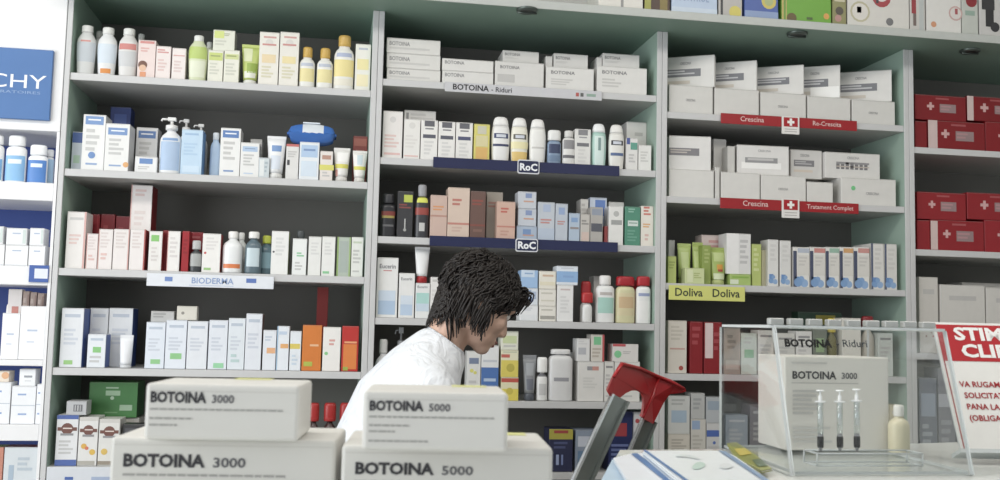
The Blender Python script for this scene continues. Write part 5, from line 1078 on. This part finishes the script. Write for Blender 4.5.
def blob(mb, c, r, m, M=None, seg=16):
    prof = [(math.sin(math.pi*j/10), -math.cos(math.pi*j/10)) for j in range(11)]
    vs, fs = [], []
    for s_, z in prof:
        for i in range(seg):
            a = 6.28319*i/seg; v = Vector((c[0]+r[0]*s_*math.cos(a), c[1]+r[1]*s_*math.sin(a), c[2]+r[2]*z)); vs.append(M @ v if M is not None else v)
    for j in range(10):
        for i in range(seg): fs.append((j*seg+i, j*seg+(i+1) % seg, (j+1)*seg+(i+1) % seg, (j+1)*seg+i))
    mb.add(vs, fs, m, True)
def fuse(mb, name, voxel, m, parent, smooth=2):
    # melt the overlapping volumes into one continuous skin
    o = mb.build(name+'_rough'); md = o.modifiers.new('r', 'REMESH'); md.mode = 'VOXEL'; md.voxel_size = voxel; md.adaptivity = 0
    sm = o.modifiers.new('s', 'SMOOTH'); sm.factor = .5; sm.iterations = smooth
    me = mesh_of(o); bpy.data.objects.remove(o)
    me.materials.clear(); me.materials.append(m)
    for p in me.polygons: p.use_smooth = True; p.material_index = 0
    q = bpy.data.objects.new(name, me); COL.objects.link(q); q.parent = parent
    return q
SKIN = mat('dcb29b', .5, 0, .06, 60); COAT = mat('e9edf3', .8, 0, .02, 12); cn = COAT.node_tree; nz = cn.nodes.new('ShaderNodeTexNoise'); nz.inputs['Scale'].default_value = 9; nz.inputs['Detail'].default_value = 3; nz.inputs['Distortion'].default_value = 1.2; bp = cn.nodes.new('ShaderNodeBump'); bp.inputs['Strength'].default_value = .55; bp.inputs['Distance'].default_value = .03
cn.links.new(nz.outputs['Fac'], bp.inputs['Height']); cn.links.new(bp.outputs['Normal'], cn.nodes['Principled BSDF'].inputs['Normal']); HAIRM = mat('211a17', .42, 0, .35, 30)
TROU = mat('3b3f4a', .8, 0, .06, 60); SHOE = mat('24201e', .4)
neck = Wp(444, 345); pel = Wp(347, 525)
person = empty('person', (pel.x+.05, PY, 0)); po = person.location.copy()
def L(v): return Vector(v)-po
up = Vector((0, 0, 1))
# head frame
hc = Wp(478, 299)
pt, yw_ = math.radians(34), math.radians(12)
fwd = Vector((math.cos(pt)*math.cos(yw_), math.cos(pt)*math.sin(yw_), -math.sin(pt)))
lft = Vector((-math.sin(yw_), math.cos(yw_), 0)); hup = fwd.cross(lft).normalized()
HM = Matrix((fwd, lft, hup)).transposed().to_4x4(); HM.translation = L(hc)
HS = .93
def hp_(x, y, z): return HM @ Vector((x*HS, y*HS, z*HS))
bm_ = MB()
blob(bm_, (-.006, 0, .02), (.092, .073, .082), SKIN, HM, 24)
blob(bm_, (.03, 0, -.02), (.066, .066, .085), SKIN, HM, 20)
blob(bm_, (.048, 0, -.066), (.046, .05, .042), SKIN, HM)
blob(bm_, (.076, 0, -.094), (.022, .026, .018), SKIN, HM)
blob(bm_, (.072, 0, .03), (.022, .05, .03), SKIN, HM)
for s_ in (-1, 1):
    blob(bm_, (.076, s_*.03, .02), (.016, .026, .009), SKIN, HM)          # brow
    blob(bm_, (.066, s_*.04, -.028), (.02, .022, .022), SKIN, HM)         # cheekbone
    blob(bm_, (.0, s_*.05, -.062), (.034, .014, .026), SKIN, HM)          # jaw corner
    blob(bm_, (-.012, s_*.076, -.012), (.02, .008, .031), SKIN, HM)       # ear
    blob(bm_, (.099, s_*.012, -.04), (.011, .008, .008), SKIN, HM)        # nostril wing
limb(bm_, [hp_(.088, 0, .012), hp_(.1, 0, -.014), hp_(.113, 0, -.036)], [.009, .011, .0125], SKIN, 10)
blob(bm_, (.091, 0, -.064), (.014, .024, .0065), SKIN, HM); blob(bm_, (.088, 0, -.0755), (.014, .021, .0065), SKIN, HM)
# neck, trunk, limbs
nk0 = hp_(-.035, 0, -.045); nk1 = L(neck)+Vector((-.008, 0, -.025))
limb(bm_, [nk0, nk0.lerp(nk1, .5), nk1], [.056, .052, .05], SKIN, 18)
ch = L(Wp(404, 408)); wa = L(Wp(372, 470)); pe = L(pel)
loft(bm_, [(L(neck)+Vector((-.03, 0, -.03)), (.5, 0, .8), .07, .055), (L(Wp(425, 378)), (.5, 0, .8), .13, .06), (ch, (.45, 0, .85), .14, .085), (wa, (.45, 0, .9), .125, .08), (pe, (.2, 0, 1), .15, .1), (pe+Vector((.0, 0, -.09)), (0, 0, 1), .14, .1)], SKIN, 22)
sh = {}
for s_ in (-1, 1):
    s0 = L(Wp(420, 388))+Vector((0, s_*.165, 0)); el = s0+Vector((.05, s_*.03, -.29)); wr = el+Vector((.10, -s_*.02, -.235))
    sh[s_] = (s0, el, wr)
    limb(bm_, [s0, s0.lerp(el, .45), el, el.lerp(wr, .35), wr], [.046, .044, .038, .037, .026], SKIN, 14)
    hd = (wr-el).normalized(); inn = Vector((0, -s_, 0)); thumbd = Vector((hd.z*-1, 0, hd.x)); thumbd = thumbd if thumbd.x > 0 else -thumbd
    pc = wr+hd*.05
    # palm: flat, its face turned to the thigh
    PMx = Matrix((thumbd, inn, hd)).transposed().to_4x4(); PMx.translation = pc
    blob(bm_, (0, 0, 0), (.041, .015, .052), SKIN, PMx, 16)
    for q, (ox_, ln, r0) in enumerate(((.030, .068, .0088), (.010, .078, .0092), (-.010, .072, .0088), (-.029, .056, .0078))):
        a_ = pc+hd*.042+thumbd*ox_; b_ = a_+hd*ln*.45+inn*.006; c_ = b_+hd*ln*.3+inn*.014; d_ = c_+hd*ln*.18+inn*.014
        limb(bm_, [a_, b_, c_, d_], [r0, r0*.95, r0*.9, r0*.78], SKIN, 10)
    a_ = pc-hd*.02+thumbd*.03; b_ = a_+hd*.028+thumbd*.022+inn*.006; c_ = b_+hd*.03+thumbd*.006+inn*.006
    limb(bm_, [a_, b_, c_], [.013, .0105, .0088], SKIN, 10)
    hip = pe+Vector((0, s_*.085, -.06)); an = Vector((0.0, s_*.11, .09)); kn = hip.lerp(an, .5)+Vector((.03, 0, .02))
    limb(bm_, [hip, hip.lerp(kn, .5), kn, kn.lerp(an, .3), an], [.082, .07, .052, .052, .036], SKIN, 16)
    limb(bm_, [an+Vector((-.02, 0, -.04)), an+Vector((.13, s_*.015, -.062))], [.035, .028], SKIN, 12)
body = fuse(bm_, 'body', .0052, SKIN, person, 2)
# eyes, lips
for s_ in (-1, 1):
    e = MB(); blob(e, (.077, s_*.031, .001), (.0115, .0125, .0105), mat('e8e4de', .2), HM); blob(e, (.0865, s_*.0325, .0), (.003, .0058, .0058), mat('2c2018', .15), HM)
    e.build('eye', body)
    b = MB(); limb(b, [hp_(.09, s_*.012, .0175), hp_(.092, s_*.03, .024), hp_(.082, s_*.05, .018)], [.0035, .0045, .003], HAIRM, 8); b.build('eyebrow', body)
e = MB(); LIP = mat('9a6058', .45)
blob(e, (.0975, 0, -.0645), (.0085, .021, .005), LIP, HM); blob(e, (.0945, 0, -.0752), (.009, .018, .0052), LIP, HM); e.build('lips', body)
# hair: a cap over the skull, covered in loose wavy locks
hm = MB()
def hair_r(d):                        # scalp distance along a direction of the head frame
    c = Vector((-.008, 0, .022)); r = Vector((.098, .081, .089)); k = 1/math.sqrt((d.x/r.x)**2+(d.y/r.y)**2+(d.z/r.z)**2); return c+d*k
def scalp_ok(d):
    p = hair_r(d)
    if p.x > .05 and p.z < .046: return False                      # face
    if p.x > .022 and p.z < .0: return False                      # cheek, before the ear
    if p.z < -.085+.25*max(0, p.x+.03): return False
    return True
NTH, NPH = 40, 28
vid = {}; vs, fs = [], []
for j in range(NPH+1):
    for i in range(NTH):
        th = math.pi*j/NPH; a = 6.28319*i/NTH; d = Vector((math.sin(th)*math.cos(a), math.sin(th)*math.sin(a), math.cos(th)))
        vid[j, i] = len(vs); vs.append(HM @ hair_r(d))
for j in range(NPH):
    for i in range(NTH):
        th = math.pi*(j+.5)/NPH; a = 6.28319*(i+.5)/NTH; d = Vector((math.sin(th)*math.cos(a), math.sin(th)*math.sin(a), math.cos(th)))
        if scalp_ok(d): fs.append((vid[j, i], vid[j, (i+1) % NTH], vid[j+1, (i+1) % NTH], vid[j+1, i]))
hm.add(vs, fs, HAIRM, True)
rg = random.Random(11); nlock = 0
while nlock < 1500:
    d = Vector((rg.gauss(0, 1), rg.gauss(0, 1), rg.gauss(.25, 1))).normalized()
    if not scalp_ok(d): continue
    p = hair_r(d); nlock += 1
    # locks fall from the crown: down the back and sides, forward over the brow
    crown = Vector((-.03, 0, .11)); t = p-crown; t = (t-d*t.dot(d))
    t = t.normalized() if t.length > 1e-4 else Vector((1, 0, 0))
    g = Vector((.35, 0, -.83))if p.x < .03 else Vector((.5, 0, -.2)); g = (g-d*g.dot(d))
    flow = (t*.7+g*.5+Vector((rg.gauss(0, .35), rg.gauss(0, .35), rg.gauss(0, .35)))).normalized()
    ln = rg.uniform(.03, .06); wv = rg.uniform(.004, .009); ph = rg.uniform(0, 6.28); sd = flow.cross(d).normalized()
    pts, rs = [], []
    for k in range(8):
        q = k/7; s_ = p+flow*ln*q
        dd = (s_-Vector((-.008, 0, .022))); s2 = hair_r(dd.normalized())
        lift = .002+.006*math.sin(q*math.pi*.9)+rg.uniform(0, .003)
        s2 = s2+dd.normalized()*lift+sd*wv*math.sin(ph+q*6.5)+dd.normalized()*wv*.6*math.cos(ph+q*6.5)
        if s2.x > .03 and s2.z < .0: s2.x -= .012
        pts.append(HM @ s2); rs.append((.003*(1-q*.6))*rg.uniform(.8, 1.2))
    hm.tube(pts, rs, HAIRM, 6)
# forelock above the brow, sideburn and tail of hair on the nape
for k in range(130):
    y = rg.uniform(-.065, .065); b0 = Vector((.072+rg.uniform(-.012, .012), y, .062+rg.uniform(-.02, .016)))
    pts = [HM @ (b0+Vector((.004*q+.016*math.sin(q*1.5), rg.uniform(-.003, .003), -.014*q*q+.014*math.sin(q*2.2)))) for q in [i/6*1.4 for i in range(7)]]
    hm.tube(pts, [.0036*(1-i*.12) for i in range(7)], HAIRM, 6)
for k in range(170):
    s_ = rg.choice((-1, -1, 1)); u = rg.random()
    x = rg.uniform(-.085, .012); b0 = Vector((x, s_*(.082-.35*max(0, -x-.045)), .0+rg.uniform(-.03, .02)))
    pts = [HM @ (b0+Vector((.03*q+.006*math.sin(q*4+k), -s_*.006*q+.004*math.cos(q*4+k), -.068*q))) for q in [i/6 for i in range(7)]]
    hm.tube(pts, [.0036*(1-i*.11) for i in range(7)], HAIRM, 6)
for k in range(140):
    y = rg.uniform(-.055, .055); b0 = Vector((-.088+abs(y)*.35, y, -.02+rg.uniform(-.04, .02)))
    pts = [HM @ (b0+Vector((-.004*math.sin(q*4+k)+.06*q, .004*math.cos(q*4+k), -.078*q))) for q in [i/6 for i in range(7)]]
    hm.tube(pts, [.0036*(1-i*.11) for i in range(7)], HAIRM, 6)
nax = (nk1-nk0).normalized(); nbk = Vector((-1, 0, 0)); nbk = (nbk-nax*nbk.dot(nax)).normalized(); nlt = nax.cross(nbk)
nlen = (nk1-nk0).length
for k in range(420):                  # hair growing down over the nape
    an_ = rg.gauss(0, .6)
    if abs(an_) > 1.3: continue
    t0 = rg.uniform(-.25, .2)*nlen; t1 = t0+rg.uniform(.15, .42)*nlen*(1-.12*abs(an_)); ph = rg.uniform(0, 6)
    pts = []
    for i in range(7):
        q = i/6; t = t0+(t1-t0)*q; aa = an_+.07*math.sin(ph+i*1.1)
        pts.append(nk0+nax*t+(nbk*math.cos(aa)+nlt*math.sin(aa))*(.0585+.0025*math.sin(ph+i)))
    hm.tube(pts, [.0036*(1-i*.1) for i in range(7)], HAIRM, 6)
hr = hm.build('hair', person); hr['label'] = 'short wavy very dark hair'
# white coat
cm = MB()
n0 = L(neck); nd = Vector((.58, 0, .81))
loft(cm, [(n0+nd*.012, nd, .062, .055), (n0-nd*.01, nd, .078, .066), (L(Wp(434, 358)), (.56, 0, .82), .12, .075), (L(Wp(425, 373)), (.55, 0, .83), .175, .092), (ch, (.48, 0, .86), .178, .118), (wa, (.45, 0, .9), .165, .112), (pe, (.15, 0, 1), .185, .13), (pe+Vector((.01, 0, -.2)), (0, 0, 1), .2, .145), (pe+Vector((.02, 0, -.42)), (0, 0, 1), .215, .16)], COAT, 26)
for s_ in (-1, 1):
    s0, el, wr = sh[s_]
    limb(cm, [s0+Vector((0, -s_*.03, .0)), s0.lerp(el, .4), el, el.lerp(wr, .92)], [.078, .068, .058, .046], COAT, 16)
coat = fuse(cm, 'lab_coat', .008, COAT, person, 4)
# collar standing round the nape, meeting at the throat
k = MB(); vs, fs = [], []; N_ = 28
for j in range(4):
    for i in range(N_+1):
        a = math.radians(35+290*i/N_); ly = Vector((0, 1, 0)); fx = ly.cross(nd).normalized()
        rr = (1.0, 1.02, 1.06, 1.1)[j]
        h_ = (.004, .010, .009, -.006)[j]
        vs.append(n0+nd*(h_+.004)+(ly*math.sin(a)*.062+fx*math.cos(a)*.056)*rr)
for j in range(3):
    for i in range(N_): fs.append((j*(N_+1)+i, j*(N_+1)+i+1, (j+1)*(N_+1)+i+1, (j+1)*(N_+1)+i))
k.add(vs, fs, COAT, True); k.build('collar', coat)
t = MB()
for s_ in (-1, 1):
    hip = pe+Vector((0, s_*.088, -.02)); an = Vector((0.0, s_*.11, .07)); kn = hip.lerp(an, .5)+Vector((.03, 0, .02))
    limb(t, [hip, kn, an], [.1, .078, .062], TROU, 18)
loft(t, [(pe+Vector((0, 0, .07)), up, .165, .115), (pe+Vector((0, 0, -.09)), up, .175, .12)], TROU)
fuse(t, 'trousers', .009, TROU, person, 3)
for s_ in (-1, 1):
    b = MB(); an = Vector((0.0, s_*.11, .0))
    prof = [(-.075, .03), (-.04, .041), (.04, .044), (.12, .048), (.17, .04), (.195, .018)]
    vs, fs = [], []
    for x, wd in prof:
        hgt = .095 if x < .03 else .095-.05*min(1, (x-.03)/.12)
        for q in range(12):
            a = math.pi*q/11; vs.append(an+Vector((x, wd*math.cos(a), max(.001, .02+(hgt-.02)*math.sin(a)**.7 if 0 < q < 11 else .001))))
    for j in range(len(prof)-1):
        for q in range(11): fs.append((j*12+q, j*12+q+1, (j+1)*12+q+1, (j+1)*12+q))
        fs.append((j*12+11, j*12, (j+1)*12, (j+1)*12+11))
    fs.append(tuple(range(11, -1, -1))); fs.append(tuple((len(prof)-1)*12+q for q in range(12)))
    b.add(vs, fs, SHOE, True); b.build('shoe', person)
tag(person, 'person in white coat bending forward, head down, dark wavy hair', 'person')
# ---------------------------------------------------------------- camera
cd = bpy.data.cameras.new('camera'); cam = bpy.data.objects.new('camera', cd); COL.objects.link(cam)
cd.sensor_width = 36; cd.lens = 36*FPX/1000; cd.clip_start = .05; cd.clip_end = 60
Mx = Matrix((R_, U_, -F_)).transposed().to_4x4(); Mx.translation = CAMP; cam.matrix_world = Mx
SC.camera = cam
cd.dof.use_dof = True; cd.dof.focus_distance = 2.95; cd.dof.aperture_fstop = 13
# ---------------------------------------------------------------- light
w = bpy.data.worlds.new('sky'); SC.world = w; w.use_nodes = True
bg = w.node_tree.nodes['Background']; bg.inputs[0].default_value = (.90, .95, 1, 1); bg.inputs[1].default_value = .78
def area(name, loc, tgt, sx, sy, e, col=(1, 1, 1)):
    l = bpy.data.lights.new(name, 'AREA'); l.shape = 'RECTANGLE'; l.size = sx; l.size_y = sy; l.energy = e; l.color = col
    o = bpy.data.objects.new(name, l); COL.objects.link(o); o.location = loc
    o.rotation_euler = (Vector(tgt)-Vector(loc)).to_track_quat('-Z', 'Y').to_euler(); return o
area('window_daylight', (-3.05, -2.4, 1.6), (0, -.6, 1.35), 3.2, 2.2, 95, (.93, .965, 1))
for x, e in ((-.8, 27), (1.5, 22)): area('ceiling_tube', (x, -1.7, 3.1), (x, -1.35, 0), 1.6, .5, e, (1, .96, .9))
SC.view_settings.view_transform = 'Standard'; SC.view_settings.look = 'None'; SC.view_settings.exposure = -.13; SC.view_settings.gamma = 1
SC.view_settings.use_curve_mapping = False
SC.cycles.use_denoising = True
SC.cycles.max_bounces = 8; SC.cycles.transparent_max_bounces = 24

for o_ in bpy.data.objects:
    if 'label' in o_ and len(o_['label'].replace('-', ' ').split()) > 15 and o_.parent is None: print('LONG', len(o_['label'].split()), o_['label'])
